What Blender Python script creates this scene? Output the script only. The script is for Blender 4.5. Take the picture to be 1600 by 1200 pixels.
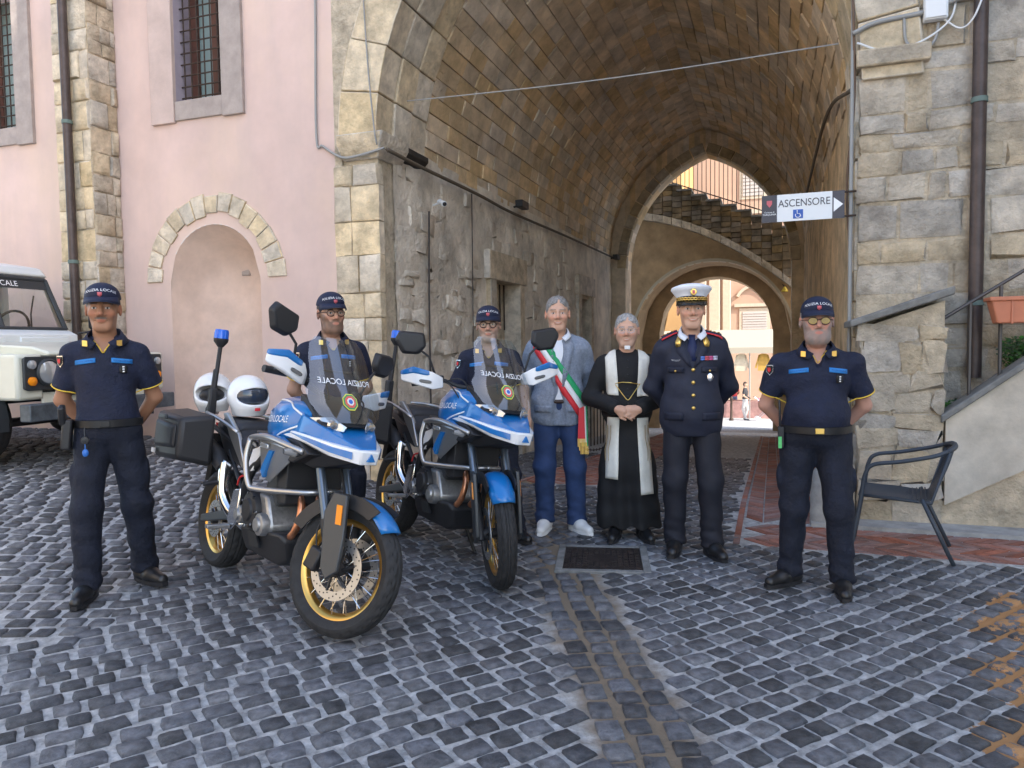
import bpy, bmesh, math, random
import numpy as np
from mathutils import Vector, Matrix, Euler
from mathutils.bvhtree import BVHTree
for o in list(bpy.data.objects): bpy.data.objects.remove(o)
R=math.radians
rnd=random.Random(7)
SC=bpy.context.scene
COL=SC.collection
# ---------------- camera
cd=bpy.data.cameras.new('camera'); cam=bpy.data.objects.new('camera',cd); COL.objects.link(cam)
cd.sensor_fit='HORIZONTAL'; cd.sensor_width=36; cd.lens=36*1150/1600; cd.clip_start=.05; cd.clip_end=2000
cam.location=(0,0,1.47)
cam.matrix_world=Matrix.Translation((0,0,1.47))@Matrix.Rotation(R(90)-math.atan(62/1150),4,'X')@Matrix.Rotation(R(-.8),4,'Z')
SC.camera=cam
# ---------------- world, sun, exposure
SUN=Vector((.65,-.55,.62)).normalized()      # towards the sun
w=bpy.data.worlds.new('World'); SC.world=w; w.use_nodes=True
nt=w.node_tree; bg=nt.nodes['Background']; sk=nt.nodes.new('ShaderNodeTexSky')
sk.sky_type='NISHITA'; sk.sun_disc=False; sk.sun_elevation=math.asin(SUN.z); sk.sun_rotation=math.atan2(SUN.x,SUN.y)
sk.air_density=1.0; sk.dust_density=1.5; sk.ozone_density=1.0
nt.links.new(sk.outputs[0],bg.inputs[0]); bg.inputs[1].default_value=.15
ld=bpy.data.lights.new('sun','SUN'); ld.energy=2.2; ld.angle=R(.5); ld.color=(1,.93,.82)
lo=bpy.data.objects.new('sun',ld); COL.objects.link(lo); lo.rotation_euler=(-SUN).to_track_quat('-Z','Y').to_euler()
vs=SC.view_settings; vs.view_transform='Standard'; vs.look='None'; vs.gamma=1; vs.exposure=1.95
try: vs.use_curve_mapping=False
except Exception: pass
# ================= helpers
_mats={}
def mat(name,col=(.5,.5,.5),rough=.6,metal=0,var=0.,scale=6,bump=0.,bscale=40,isl=0.,spec=.5,trans=0,ior=1.45,emit=0,vcol=False,col2=None,dist=.01,alpha=1,coat=0):
    if name in _mats: return _mats[name]
    m=bpy.data.materials.new(name); m.use_nodes=True; _mats[name]=m
    n=m.node_tree.nodes; L=m.node_tree.links; b=n['Principled BSDF']
    b.inputs['Roughness'].default_value=rough; b.inputs['Metallic'].default_value=metal
    b.inputs['Specular IOR Level'].default_value=spec; b.inputs['IOR'].default_value=ior
    b.inputs['Transmission Weight'].default_value=trans; b.inputs['Alpha'].default_value=alpha
    b.inputs['Coat Weight'].default_value=coat
    c4=(*col,1); b.inputs['Base Color'].default_value=c4
    if emit: b.inputs['Emission Color'].default_value=c4; b.inputs['Emission Strength'].default_value=emit
    src=None
    if vcol:
        a=n.new('ShaderNodeVertexColor'); a.layer_name='Col'; src=a.outputs[0]
    geo=n.new('ShaderNodeNewGeometry')
    tc=n.new('ShaderNodeTexCoord')
    pos=geo.outputs['Position'] if var or bump else None
    if var:
        nz=n.new('ShaderNodeTexNoise'); nz.inputs['Scale'].default_value=scale; nz.inputs['Detail'].default_value=5; nz.inputs['Roughness'].default_value=.65
        L.new(pos,nz.inputs['Vector'])
        rp=n.new('ShaderNodeValToRGB'); rp.color_ramp.elements[0].position=.32; rp.color_ramp.elements[1].position=.68
        lo_=col2 if col2 else tuple(max(0,x*(1-var)) for x in col); hi_=col if col2 else tuple(min(1,x*(1+var)) for x in col)
        rp.color_ramp.elements[0].color=(*lo_,1); rp.color_ramp.elements[1].color=(*hi_,1)
        L.new(nz.outputs[0],rp.inputs[0])
        if src is None: src=rp.outputs[0]
        else:
            mx=n.new('ShaderNodeMix'); mx.data_type='RGBA'; mx.blend_type='MULTIPLY'; mx.inputs[0].default_value=.5
            L.new(src,mx.inputs[6]); L.new(rp.outputs[0],mx.inputs[7]); src=mx.outputs[2]
    if isl:
        oi=n.new('ShaderNodeObjectInfo'); ad=n.new('ShaderNodeMath'); ad.operation='ADD'
        L.new(oi.outputs['Random'],ad.inputs[0]); L.new(geo.outputs['Random Per Island'],ad.inputs[1])
        fr=n.new('ShaderNodeMath'); fr.operation='FRACT'; L.new(ad.outputs[0],fr.inputs[0])
        mr=n.new('ShaderNodeMapRange'); mr.inputs[3].default_value=1-isl; mr.inputs[4].default_value=1+isl
        L.new(fr.outputs[0],mr.inputs[0])
        hs=n.new('ShaderNodeHueSaturation'); L.new(mr.outputs[0],hs.inputs['Value'])
        m2=n.new('ShaderNodeMapRange'); m2.inputs[3].default_value=.6; m2.inputs[4].default_value=1.25
        f2=n.new('ShaderNodeMath'); f2.operation='MULTIPLY'; f2.inputs[1].default_value=7.31; L.new(fr.outputs[0],f2.inputs[0])
        f3=n.new('ShaderNodeMath'); f3.operation='FRACT'; L.new(f2.outputs[0],f3.inputs[0]); L.new(f3.outputs[0],m2.inputs[0]); L.new(m2.outputs[0],hs.inputs['Saturation'])
        if src is not None: L.new(src,hs.inputs['Color'])
        else: hs.inputs['Color'].default_value=c4
        src=hs.outputs[0]
    if src is not None: L.new(src,b.inputs['Base Color'])
    if bump:
        nb=n.new('ShaderNodeTexNoise'); nb.inputs['Scale'].default_value=bscale; nb.inputs['Detail'].default_value=6; nb.inputs['Roughness'].default_value=.7
        L.new(pos,nb.inputs['Vector'])
        bp=n.new('ShaderNodeBump'); bp.inputs['Strength'].default_value=bump; bp.inputs['Distance'].default_value=dist
        L.new(nb.outputs[0],bp.inputs['Height']); L.new(bp.outputs[0],b.inputs['Normal'])
    m['_src']=1
    return m
class MB:
    def __init__(s): s.v=[]; s.f=[]
    def add(s,vs,fs):
        k=len(s.v); s.v+= [tuple(v) for v in vs]; s.f+=[tuple(i+k for i in f) for f in fs]; return s
    def box(s,c,d,rot=None):
        x,y,z=[q/2 for q in d]; P=[Vector((a*x,b*y,e*z)) for a in(-1,1) for b in(-1,1) for e in(-1,1)]
        if rot is not None: P=[rot@p for p in P]
        P=[p+Vector(c) for p in P]
        return s.add(P,[(0,1,3,2),(4,6,7,5),(0,4,5,1),(2,3,7,6),(0,2,6,4),(1,5,7,3)])
    def hull(s,pts):
        bm=bmesh.new()
        for p in pts: bm.verts.new(p)
        r=bmesh.ops.convex_hull(bm,input=bm.verts)
        bmesh.ops.delete(bm,geom=[e for e in r['geom_interior'] if isinstance(e,bmesh.types.BMVert)],context='VERTS')
        bmesh.ops.dissolve_limit(bm,angle_limit=.02,verts=bm.verts,edges=bm.edges)
        bm.verts.index_update(); bm.verts.ensure_lookup_table()
        s.add([v.co[:] for v in bm.verts],[[v.index for v in f.verts] for f in bm.faces]); bm.free(); return s
    def loft(s,rings,cap=True,closed=True):
        k=len(s.v); n=len(rings[0])
        for r in rings: s.v+=[tuple(p) for p in r]
        for i in range(len(rings)-1):
            for j in range(n if closed else n-1):
                a=k+i*n+j; b=k+i*n+(j+1)%n; s.f.append((a,b,b+n,a+n))
        if cap and closed:
            s.f.append(tuple(k+j for j in range(n))[::-1]); s.f.append(tuple(k+(len(rings)-1)*n+j for j in range(n)))
        return s
    def tube(s,pts,r,n=8,cap=True):
        pts=[Vector(p) for p in pts]; m=len(pts); rr=r if isinstance(r,(list,tuple)) else [r]*m
        rings=[]; up=None
        for i,p in enumerate(pts):
            t=(pts[min(i+1,m-1)]-pts[max(i-1,0)])
            if t.length<1e-9: t=Vector((0,0,1))
            t.normalize()
            if up is None:
                up=t.orthogonal().normalized()
            up=(up-t*up.dot(t)); up=up.normalized() if up.length>1e-6 else t.orthogonal().normalized()
            b=t.cross(up)
            rings.append([p+(up*math.cos(2*math.pi*j/n)+b*math.sin(2*math.pi*j/n))*rr[i] for j in range(n)])
        return s.loft(rings,cap)
    def lathe(s,prof,c=(0,0,0),axis='y',n=32,closed=False):
        # prof: (radius, along); axis of revolution
        rings=[]
        for j in range(n):
            a=2*math.pi*j/n; ca,sa=math.cos(a),math.sin(a); ring=[]
            for (r,h) in prof:
                p={'y':(r*ca,h,r*sa),'z':(r*ca,r*sa,h),'x':(h,r*ca,r*sa)}[axis]
                ring.append((p[0]+c[0],p[1]+c[1],p[2]+c[2]))
            rings.append(ring)
        k=len(s.v); m=len(prof)
        for r in rings: s.v+=r
        for j in range(n):
            for i in range(m if closed else m-1):
                a=k+j*m+i; b=k+j*m+(i+1)%m; c2=k+((j+1)%n)*m+(i+1)%m; d=k+((j+1)%n)*m+i
                s.f.append((a,b,c2,d))
        return s
    def sph(s,c,r,n=16,m=10):
        rx,ry,rz=(r,r,r) if not isinstance(r,(tuple,list)) else r
        rings=[]
        for i in range(1,m):
            t=math.pi*i/m; rings.append([(c[0]+rx*math.sin(t)*math.cos(2*math.pi*j/n),c[1]+ry*math.sin(t)*math.sin(2*math.pi*j/n),c[2]+rz*math.cos(t)) for j in range(n)])
        return s.loft(rings,True)
    def ext(s,poly,y0,y1,ins=0.,ax='y'):
        # polygon in xz extruded along y with the far (y1) end inset
        n=len(poly); cx=sum(p[0] for p in poly)/n; cz=sum(p[1] for p in poly)/n
        def P(p,y,q): 
            x=cx+(p[0]-cx)*q; z=cz+(p[1]-cz)*q
            return (x,y,z) if ax=='y' else ((y,x,z) if ax=='x' else (x,z,y))
        rings=[[P(p,y0,1) for p in poly],[P(p,y0+(y1-y0)*.75,1) for p in poly],[P(p,y1,1-ins) for p in poly]]
        return s.loft(rings,True)
    def xf(s,M): s.v=[tuple(M@Vector(v)) for v in s.v]; return s
def curve(pts,n=6):
    # Catmull-Rom through points
    P=[Vector(p) for p in pts]; out=[]
    Q=[P[0]*2-P[1]]+P+[P[-1]*2-P[-2]]
    for i in range(1,len(Q)-2):
        for k in range(n):
            t=k/n; a,b,c,d=Q[i-1],Q[i],Q[i+1],Q[i+2]
            out.append(.5*((2*b)+(c-a)*t+(2*a-5*b+4*c-d)*t*t+(3*b-a-3*c+d)*t**3))
    out.append(P[-1]); return out
def obj(name,mb,m=None,parent=None,smooth=35,bev=0,fix=True,sub=0,cols=None):
    me=bpy.data.meshes.new(name); me.from_pydata([tuple(v) for v in mb.v],[],[tuple(f) for f in mb.f])
    if fix:
        bm=bmesh.new(); bm.from_mesh(me); bmesh.ops.recalc_face_normals(bm,faces=bm.faces); bm.to_mesh(me); bm.free()
    if cols is not None:
        ca=me.color_attributes.new('Col','FLOAT_COLOR','POINT'); ca.data.foreach_set('color',np.asarray(cols,np.float32).ravel())
    if smooth:
        me.polygons.foreach_set('use_smooth',[True]*len(me.polygons))
        if smooth<179: me.set_sharp_from_angle(angle=R(smooth))
    me.update()
    o=bpy.data.objects.new(name,me); COL.objects.link(o)
    if m is not None: me.materials.append(m)
    if parent is not None: o.parent=parent
    if bev:
        b=o.modifiers.new('b','BEVEL'); b.width=bev; b.segments=2; b.limit_method='ANGLE'; b.angle_limit=R(35)
    if sub:
        b=o.modifiers.new('s','SUBSURF'); b.levels=sub; b.render_levels=sub
    return o
def tag(o,label,cat=None,group=None,kind=None):
    if label: o['label']=label
    if cat: o['category']=cat
    if group: o['group']=group
    if kind: o['kind']=kind
    return o
def thing(name,label,cat,loc=(0,0,0),rz=0,group=None,rot=None):
    o=bpy.data.objects.new(name,None); o.empty_display_size=.1; COL.objects.link(o); o.location=loc
    o.rotation_euler=rot if rot else (0,0,rz)
    return tag(o,label,cat,group)
def text(name,s,size,M,m,parent,depth=.0,bend=None,extr=.0006,align='CENTER'):
    cu=bpy.data.curves.new('t','FONT'); cu.body=s; cu.size=size; cu.align_x=align; cu.align_y='CENTER'; cu.extrude=0
    t=bpy.data.objects.new('t',cu); COL.objects.link(t)
    dg=bpy.context.evaluated_depsgraph_get(); me=bpy.data.meshes.new_from_object(t.evaluated_get(dg))
    bpy.data.objects.remove(t); 
    for v in me.vertices:
        p=v.co.copy()
        if bend: p=Vector(bend(p.x,p.y))
        v.co=M@p
    me.name=name; o=bpy.data.objects.new(name,me); COL.objects.link(o); me.materials.clear(); me.materials.append(m)
    o.parent=parent; return o
def frame(o,x,y,z):
    # matrix with axes x,y,z (columns) and origin o
    M=Matrix.Identity(4)
    for i in range(3):
        M[i][0]=x[i]; M[i][1]=y[i]; M[i][2]=z[i]; M[i][3]=o[i]
    return M
# ---------------- signed distance surfaces
def sd_cone(P,a,b,r1,r2):
    a=np.array(a,float); b=np.array(b,float); ba=b-a; L2=max(ba@ba,1e-12)
    X,Y,Z=P; h=((X-a[0])*ba[0]+(Y-a[1])*ba[1]+(Z-a[2])*ba[2])/L2; h=np.clip(h,0,1)
    return np.sqrt((X-a[0]-h*ba[0])**2+(Y-a[1]-h*ba[1])**2+(Z-a[2]-h*ba[2])**2)-(r1+(r2-r1)*h)
def sd_ell(P,c,r,R3=None):
    X,Y,Z=P[0]-c[0],P[1]-c[1],P[2]-c[2]
    if R3 is not None:
        m=np.array(R3); X,Y,Z=m[0][0]*X+m[1][0]*Y+m[2][0]*Z, m[0][1]*X+m[1][1]*Y+m[2][1]*Z, m[0][2]*X+m[1][2]*Y+m[2][2]*Z
    k0=np.sqrt((X/r[0])**2+(Y/r[1])**2+(Z/r[2])**2); k1=np.sqrt((X/r[0]**2)**2+(Y/r[1]**2)**2+(Z/r[2]**2)**2)
    return k0*(k0-1)/np.maximum(k1,1e-9)
def sdf(prims,res,pad=.03,lo=None,hi=None,post=None):
    """prims: dicts t='c'(a,b,r,r2)|'e'(c,r,R) k=blend op='u'|'s'|'i' cut=[(point,normal)]"""
    bbs=[]
    for p in prims:
        if p['t']=='c':
            m=max(p['r'],p['r2']); A=np.minimum(p['a'],p['b'])-m; B=np.maximum(p['a'],p['b'])+m
        elif p['t']=='e':
            m=np.array(p['r'] if p.get('R') is None else [max(p['r'])]*3); A=np.array(p['c'])-m; B=np.array(p['c'])+m
        else: A=B=None
        bbs.append((A,B))
    us=[b for b,p in zip(bbs,prims) if p.get('op','u')=='u']
    if lo is None: lo=np.min([b[0] for b in us],0)-pad
    if hi is None: hi=np.max([b[1] for b in us],0)+pad
    lo=np.array(lo,float); hi=np.array(hi,float)
    N=np.ceil((hi-lo)/res).astype(int)+1
    ax=[lo[i]+res*np.arange(N[i]) for i in range(3)]
    D=np.full(N,1.0)
    for p,(A,B) in zip(prims,bbs):
        k=p.get('k',.02); op=p.get('op','u')
        if p['t']=='p':   # half space keep n.(x-c)<0
            c,nn=p['c'],p['n']
            d=(ax[0][:,None,None]-c[0])*nn[0]+(ax[1][None,:,None]-c[1])*nn[1]+(ax[2][None,None,:]-c[2])*nn[2]
            D=np.maximum(D,d) if op=='i' else np.maximum(D,-d); continue
        mg=k+2.5*res
        i0=np.clip(np.floor((A-mg-lo)/res).astype(int),0,N-1); i1=np.clip(np.ceil((B+mg-lo)/res).astype(int)+1,1,N)
        if np.any(i1<=i0): continue
        sl=tuple(slice(i0[i],i1[i]) for i in range(3))
        P=(ax[0][sl[0]][:,None,None],ax[1][sl[1]][None,:,None],ax[2][sl[2]][None,None,:])
        d=sd_cone(P,p['a'],p['b'],p['r'],p['r2']) if p['t']=='c' else sd_ell(P,p['c'],p['r'],p.get('R'))
        for (cp,cn) in p.get('cut',[]):
            d=np.maximum(d,(P[0]-cp[0])*cn[0]+(P[1]-cp[1])*cn[1]+(P[2]-cp[2])*cn[2])
        a=D[sl]
        if op=='u':
            h=np.clip(.5+.5*(d-a)/k,0,1); D[sl]=d*(1-h)+a*h-k*h*(1-h)
        else:
            d=-d; h=np.clip(.5-.5*(d-a)/k,0,1); D[sl]=d*(1-h)+a*h+k*h*(1-h)
    if post: D=post(D,ax)
    S=D<0; strides=np.array([N[1]*N[2],N[2],1])
    Df=D.ravel(); pts=[];cells=[];quads=[]
    for axi in range(3):
        sa=[slice(None)]*3; sb=[slice(None)]*3; sa[axi]=slice(0,-1); sb[axi]=slice(1,None)
        I=np.argwhere(S[tuple(sa)]!=S[tuple(sb)])
        o1,o2=[q for q in range(3) if q!=axi]
        ok=(I[:,o1]>0)&(I[:,o2]>0)&(I[:,o1]<N[o1]-1)&(I[:,o2]<N[o2]-1); I=I[ok]
        f0=I@strides; v0=Df[f0]; v1=Df[f0+strides[axi]]; t=v0/(v0-v1)
        p=I*res+lo; p[:,axi]+=t*res
        c=[f0-strides[o1]-strides[o2],f0-strides[o2],f0,f0-strides[o1]]
        for q in c: pts.append(p); cells.append(q)
        Q=np.stack(c,1); flip=(v0<0)
        if axi==1: flip=~flip
        Q[~flip]=Q[~flip][:,::-1]; quads.append(Q)
    if not pts: return np.zeros((0,3)),[]
    pts=np.concatenate(pts); cells=np.concatenate(cells); quads=np.concatenate(quads)
    u,inv=np.unique(cells,return_inverse=True); cnt=np.bincount(inv)
    V=np.stack([np.bincount(inv,pts[:,i])/cnt for i in range(3)],1)
    return V,np.searchsorted(u,quads)
def C(a,b,r,r2=None,k=.02,**kw): return dict(t='c',a=np.array(a,float),b=np.array(b,float),r=r,r2=r if r2 is None else r2,k=k,**kw)
def E(c,r,k=.02,**kw): return dict(t='e',c=np.array(c,float),r=(r,r,r) if not isinstance(r,(tuple,list)) else r,k=k,**kw)
def PL(c,n): return dict(t='p',c=c,n=n,op='i')
def sobj(name,VF,m,parent,cols=None,smooth=180):
    mb=MB(); mb.v=VF[0].tolist() if hasattr(VF[0],'tolist') else VF[0]; mb.f=VF[1].tolist() if hasattr(VF[1],'tolist') else VF[1]
    return obj(name,mb,m,parent,smooth=smooth,fix=False,cols=cols)
def join(parts):
    V=[];F=[];k=0
    for v,f in parts: V.append(v); F.append(np.asarray(f)+k); k+=len(v)
    return np.concatenate(V),np.concatenate(F)
def vnoise(P,f,seed=0):
    r=np.random.RandomState(seed); out=0
    for i in range(5):
        d=r.normal(size=3); d/=np.linalg.norm(d); out=out+np.sin((P[:,0]*d[0]+P[:,1]*d[1]+P[:,2]*d[2])*f*(1+.35*i)+r.rand()*6.28)
    return out/5
# ================= setting
TH=R(19.5); AX=Vector((math.sin(TH),math.cos(TH),0)); RX=Vector((math.cos(TH),-math.sin(TH),0)); OO=Vector((2.97,6.3,0))
def FW(s,t,z): return OO+RX*s+AX*t+Vector((0,0,z))
def ST(x,y): d=Vector((x,y,0))-OO; return d.dot(RX),d.dot(AX)
def sm(x): x=min(1,max(0,x)); return x*x*(3-2*x)
def gz(x,y):
    s,t=ST(x,y)
    g=.46*sm((-x-1)/4.3)*sm((y-2.3)/4.6)
    if t>0: g-=.073*min(t,27)*sm((s+6.2)/1.2)
    return g
# ---------------- materials
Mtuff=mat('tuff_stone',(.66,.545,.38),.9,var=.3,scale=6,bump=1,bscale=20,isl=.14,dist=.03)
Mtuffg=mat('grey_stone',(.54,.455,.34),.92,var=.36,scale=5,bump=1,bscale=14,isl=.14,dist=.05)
Mvault=mat('vault_stone',(.62,.475,.31),.92,var=.32,scale=2.5,bump=1,bscale=18,isl=.16,dist=.03)
Mmort=mat('lime_mortar',(.55,.465,.345),.95,var=.36,scale=5,bump=1,bscale=14,dist=.05)
Mpink=mat('pink_plaster',(.63,.47,.415),.88,var=.13,scale=.8,bump=.15,bscale=60,dist=.004)
def streaks(m,c,sc,amt):
    n=m.node_tree.nodes; L=m.node_tree.links; b=n['Principled BSDF']; src=b.inputs['Base Color'].links[0].from_socket
    g=n.new('ShaderNodeNewGeometry'); mp=n.new('ShaderNodeMapping'); mp.inputs['Scale'].default_value=sc; L.new(g.outputs['Position'],mp.inputs['Vector'])
    nz=n.new('ShaderNodeTexNoise'); nz.inputs['Scale'].default_value=1; nz.inputs['Detail'].default_value=7; nz.inputs['Roughness'].default_value=.62; L.new(mp.outputs[0],nz.inputs['Vector'])
    r_=n.new('ShaderNodeMapRange'); r_.inputs[1].default_value=.45; r_.inputs[2].default_value=.72; r_.inputs[4].default_value=amt; L.new(nz.outputs[0],r_.inputs[0])
    mx=n.new('ShaderNodeMix'); mx.data_type='RGBA'; L.new(r_.outputs[0],mx.inputs[0]); L.new(src,mx.inputs[6]); mx.inputs[7].default_value=(*c,1); L.new(mx.outputs[2],b.inputs['Base Color'])
streaks(Mpink,(.70,.53,.40),(.5,.5,.3),.9); streaks(Mpink,(.50,.40,.36),(2.5,2.5,.35),.4)
Mpinkd=mat('pale_plaster',(.68,.52,.43),.9,var=.14,scale=2.2,bump=.2,bscale=40)
Mpeper=mat('peperino_stone',(.36,.305,.275),.85,var=.15,scale=6,bump=.25,bscale=60)
Mjamb=mat('pinkish_stone',(.52,.405,.36),.85,var=.12,scale=3,bump=.2,bscale=50)
Mplast=mat('old_plaster',(.70,.625,.52),.95,var=.34,scale=1.7,bump=1,bscale=11,dist=.05)
Miron=mat('rusty_iron',(.07,.05,.04),.7,metal=.6,var=.3,scale=30)
Mglass=mat('window_glass',(.25,.33,.32),.08,spec=.8)
Mcable=mat('grey_cable',(.3,.3,.29),.6); Mcabled=mat('dark_cable',(.06,.05,.045),.7)
Mpipe=mat('brown_downpipe',(.075,.055,.05),.45,metal=.3,var=.25,scale=9)
Mwhite=mat('white_plastic',(.75,.76,.76),.4); Mblack=mat('black_plastic',(.018,.018,.02),.45)
Mgrey=mat('grey_coping',(.2,.195,.18),.85,var=.25,scale=9,bump=.5,bscale=35)
Mstucco=mat('pale_stucco',(.54,.48,.39),.9,var=.22,scale=3,bump=.3,bscale=30)
# cobble + mortar: colour masks by place (sand in the gully joints, worn orange paint)
def ground_mat(name,col,stone):
    m=mat(name,col,.9 if not stone else .5,var=.45 if not stone else .5,scale=16 if not stone else 20,bump=1 if not stone else .9,bscale=90 if not stone else 40,isl=0 if not stone else .5,dist=.012 if not stone else .016,spec=.5)
    n=m.node_tree.nodes; L=m.node_tree.links; b=n['Principled BSDF']
    src=b.inputs['Base Color'].links[0].from_socket
    geo=n.new('ShaderNodeNewGeometry')
    def mask(pt,dirn,w,freq,thr,soft):
        mp=n.new('ShaderNodeVectorMath'); mp.operation='SUBTRACT'; L.new(geo.outputs['Position'],mp.inputs[0]); mp.inputs[1].default_value=(*pt,0)
        dt=n.new('ShaderNodeVectorMath'); dt.operation='DOT_PRODUCT'; L.new(mp.outputs[0],dt.inputs[0]); dt.inputs[1].default_value=(-dirn[1],dirn[0],0)
        ab=n.new('ShaderNodeMath'); ab.operation='ABSOLUTE'; L.new(dt.outputs['Value'],ab.inputs[0])
        nz=n.new('ShaderNodeTexNoise'); nz.inputs['Scale'].default_value=freq; nz.inputs['Detail'].default_value=4; L.new(geo.outputs['Position'],nz.inputs['Vector'])
        mu=n.new('ShaderNodeMath'); mu.operation='MULTIPLY_ADD'; L.new(nz.outputs[0],mu.inputs[0]); mu.inputs[1].default_value=-thr; L.new(ab.outputs[0],mu.inputs[2])
        mr=n.new('ShaderNodeMapRange'); mr.inputs[1].default_value=w-thr*.5-soft; mr.inputs[2].default_value=w-thr*.5+soft; mr.inputs[3].default_value=1; mr.inputs[4].default_value=0
        L.new(mu.outputs[0],mr.inputs[0]); return mr.outputs[0]
    def mix(src,fac,c):
        mx=n.new('ShaderNodeMix'); mx.data_type='RGBA'; L.new(fac,mx.inputs[0]); L.new(src,mx.inputs[6]); mx.inputs[7].default_value=(*c,1); return mx.outputs[2]
    if not stone: src=mix(src,mask((.4,3.6),(.075,-.997),.21,6,.22,.06),(.25,.195,.135))
    def region(c,r,freq,thr):
        mp=n.new('ShaderNodeVectorMath'); mp.operation='DISTANCE'; L.new(geo.outputs['Position'],mp.inputs[0]); mp.inputs[1].default_value=(*c,0)
        nz=n.new('ShaderNodeTexNoise'); nz.inputs['Scale'].default_value=freq; nz.inputs['Detail'].default_value=12; nz.inputs['Roughness'].default_value=.75; L.new(geo.outputs['Position'],nz.inputs['Vector'])
        a=n.new('ShaderNodeMapRange'); L.new(mp.outputs['Value'],a.inputs[0]); a.inputs[1].default_value=r*.55; a.inputs[2].default_value=r; a.inputs[3].default_value=.68; a.inputs[4].default_value=.2
        g=n.new('ShaderNodeMath'); g.operation='LESS_THAN'; L.new(nz.outputs[0],g.inputs[0]); 
        ad=n.new('ShaderNodeMath'); ad.operation='ADD'; ad.inputs[1].default_value=thr; L.new(a.outputs[0],ad.inputs[0]); L.new(ad.outputs[0],g.inputs[1]); return g.outputs[0]
    oc=(.48,.25,.10)
    for c,r in (((2.62,3.6),.42),((2.3,3.05),.42),((1.95,2.5),.36),((2.8,4.0),.25)): src=mix(src,region(c,r,5 if stone else 4,-.2 if stone else .1),oc)
    for c,r in (((-4.3,6.0),.5),((-3.7,5.9),.35)): src=mix(src,region(c,r,6,-.1),(.5,.25,.12))
    L.new(src,b.inputs['Base Color'])
    return m
Mcob=ground_mat('basalt_cobble',(.105,.108,.118),True)
Mjoint=ground_mat('pale_joint_mortar',(.46,.46,.45),False)
Mbrick=mat('red_paving_brick',(.31,.145,.11),.8,var=.25,scale=12,bump=.4,bscale=60,isl=.25)
# ---------------- ground sheet
def gsheet():
    xs=[-400,-150,-60,-30,-18]+[-12+.4*i for i in range(61)]+[16,22,34,60,150,400]
    ys=[-400,-150,-60,-30,-15,-8,-4]+[-2+.4*i for i in range(56)]+[23,26,30,36,45,60,100,200,400,800]
    mb=MB(); mb.v=[(x,y,gz(x,y)-.003) for y in ys for x in xs]; n=len(xs)
    mb.f=[(j*n+i,j*n+i+1,(j+1)*n+i+1,(j+1)*n+i) for j in range(len(ys)-1) for i in range(n-1)]
    return mb
GR=tag(obj('ground',gsheet(),Mjoint,smooth=180),'pale mortar bed of the cobbled square','ground',kind='structure')
# ---------------- cobbles
def cob_shape(q,lx,ly):
    k=6+q.randrange(3); pts=[]
    cs=[(-.97,-.97),(0,-1.0),(.97,-.97),(1.0,0),(.97,.97),(0,1.0),(-.97,.97),(-1.0,0)]
    out=[(x*lx/2*q.uniform(.88,1.04),y*ly/2*q.uniform(.88,1.04)) for x,y in cs]
    rings=[]
    for sc,z in ((1.0,-.03),(1.0,-.004),(.95,.006),(.80,.0105)):
        rings.append([(x*sc,y*sc,z+(q.uniform(-.002,.002) if sc<1 else 0)) for x,y in out])
    n=8; V=[p for r in rings for p in r]; F=[]
    for i in range(3):
        for j in range(n): F.append((i*n+j,i*n+(j+1)%n,(i+1)*n+(j+1)%n,(i+1)*n+j))
    V.append((0,0,.012)); 
    for j in range(n): F.append((3*n+j,3*n+(j+1)%n,4*n))
    return V,F
qr=random.Random(3)
VAR=[cob_shape(qr,.108,.096) for _ in range(14)]
VME=[]
for V,F in VAR:
    me=bpy.data.meshes.new('cobblestone'); me.from_pydata(V,[],F); me.polygons.foreach_set('use_smooth',[True]*len(F)); me.materials.append(Mcob); VME.append(me)
def zone(x,y):
    s,t=ST(x,y)
    if t>0.05 and (s<-4.5 or s>-.05): return None
    if t>-.75 and s>-.98: return None
    if t>-1.47 and s>-.98 : return None
    if t>.6 and -3.35<s<-2.4: return None
    if .27<x<.93 and 4.62<y<5.25: return None
    if t>.2: return 'T'
    gx=.4-(y-3.6)*.075
    if y<4.75 and abs(x-gx)<.2: return 'D'
    if y>3.77+ (x+2.69)*(-1.2) +.0 and x<-2.2-.0 and y>3.6: return 'L'
    return 'M'
cobs=[]
def grid(zn,ang,pu,pv,warp,x0,x1,y0,y1,mar,cx=0,cy=0):
    ca,sa=math.cos(ang),math.sin(ang); Rm=12
    for j in range(int(-Rm/pv),int(Rm/pv)):
        off=qr.uniform(-.03,.03)+(j%2)*pu*.5; i=-Rm+off; 
        while i<Rm:
            st=pu*qr.uniform(.78,1.24); u=i+st/2; i+=st
            v=j*pv+warp*math.sin(u*1.1+j*.05)+qr.uniform(-.009,.009)
            x=cx+ca*u-sa*v; y=cy+sa*u+ca*v
            if not(x0<x<x1 and y0<y<y1): continue
            if zone(x,y)!=zn: continue
            if mar and any(zone(x+dx,y+dy)!=zn for dx,dy in ((mar,0),(-mar,0),(0,mar),(0,-mar))): continue
            cobs.append((x,y,ang+warp*1.1*math.cos(u*1.1+j*.05)+qr.uniform(-.09,.09),st/pu*qr.uniform(.97,1.04),pv/.117*qr.uniform(.88,1.05)))
grid('M',R(33),.131,.118,.04,-7,5,.6,8.2,0)
grid('L',R(4),.138,.118,.045,-9,-2,3.5,11,0)
grid('D',R(94.3),.13,.125,.012,-1,2,.8,4.8,.03,.4,3.6)
grid('T',-TH,.135,.12,.03,-3,9,6,21,.04)
def vis(c):
    x,y=c[0],c[1]
    if y<.8: return -1
    if abs(x/y)>.72 or 1.47/y*1150+538>1230: return -1
    return 1/y
order=sorted(range(len(cobs)),key=lambda i:-vis(cobs[i]))
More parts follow.
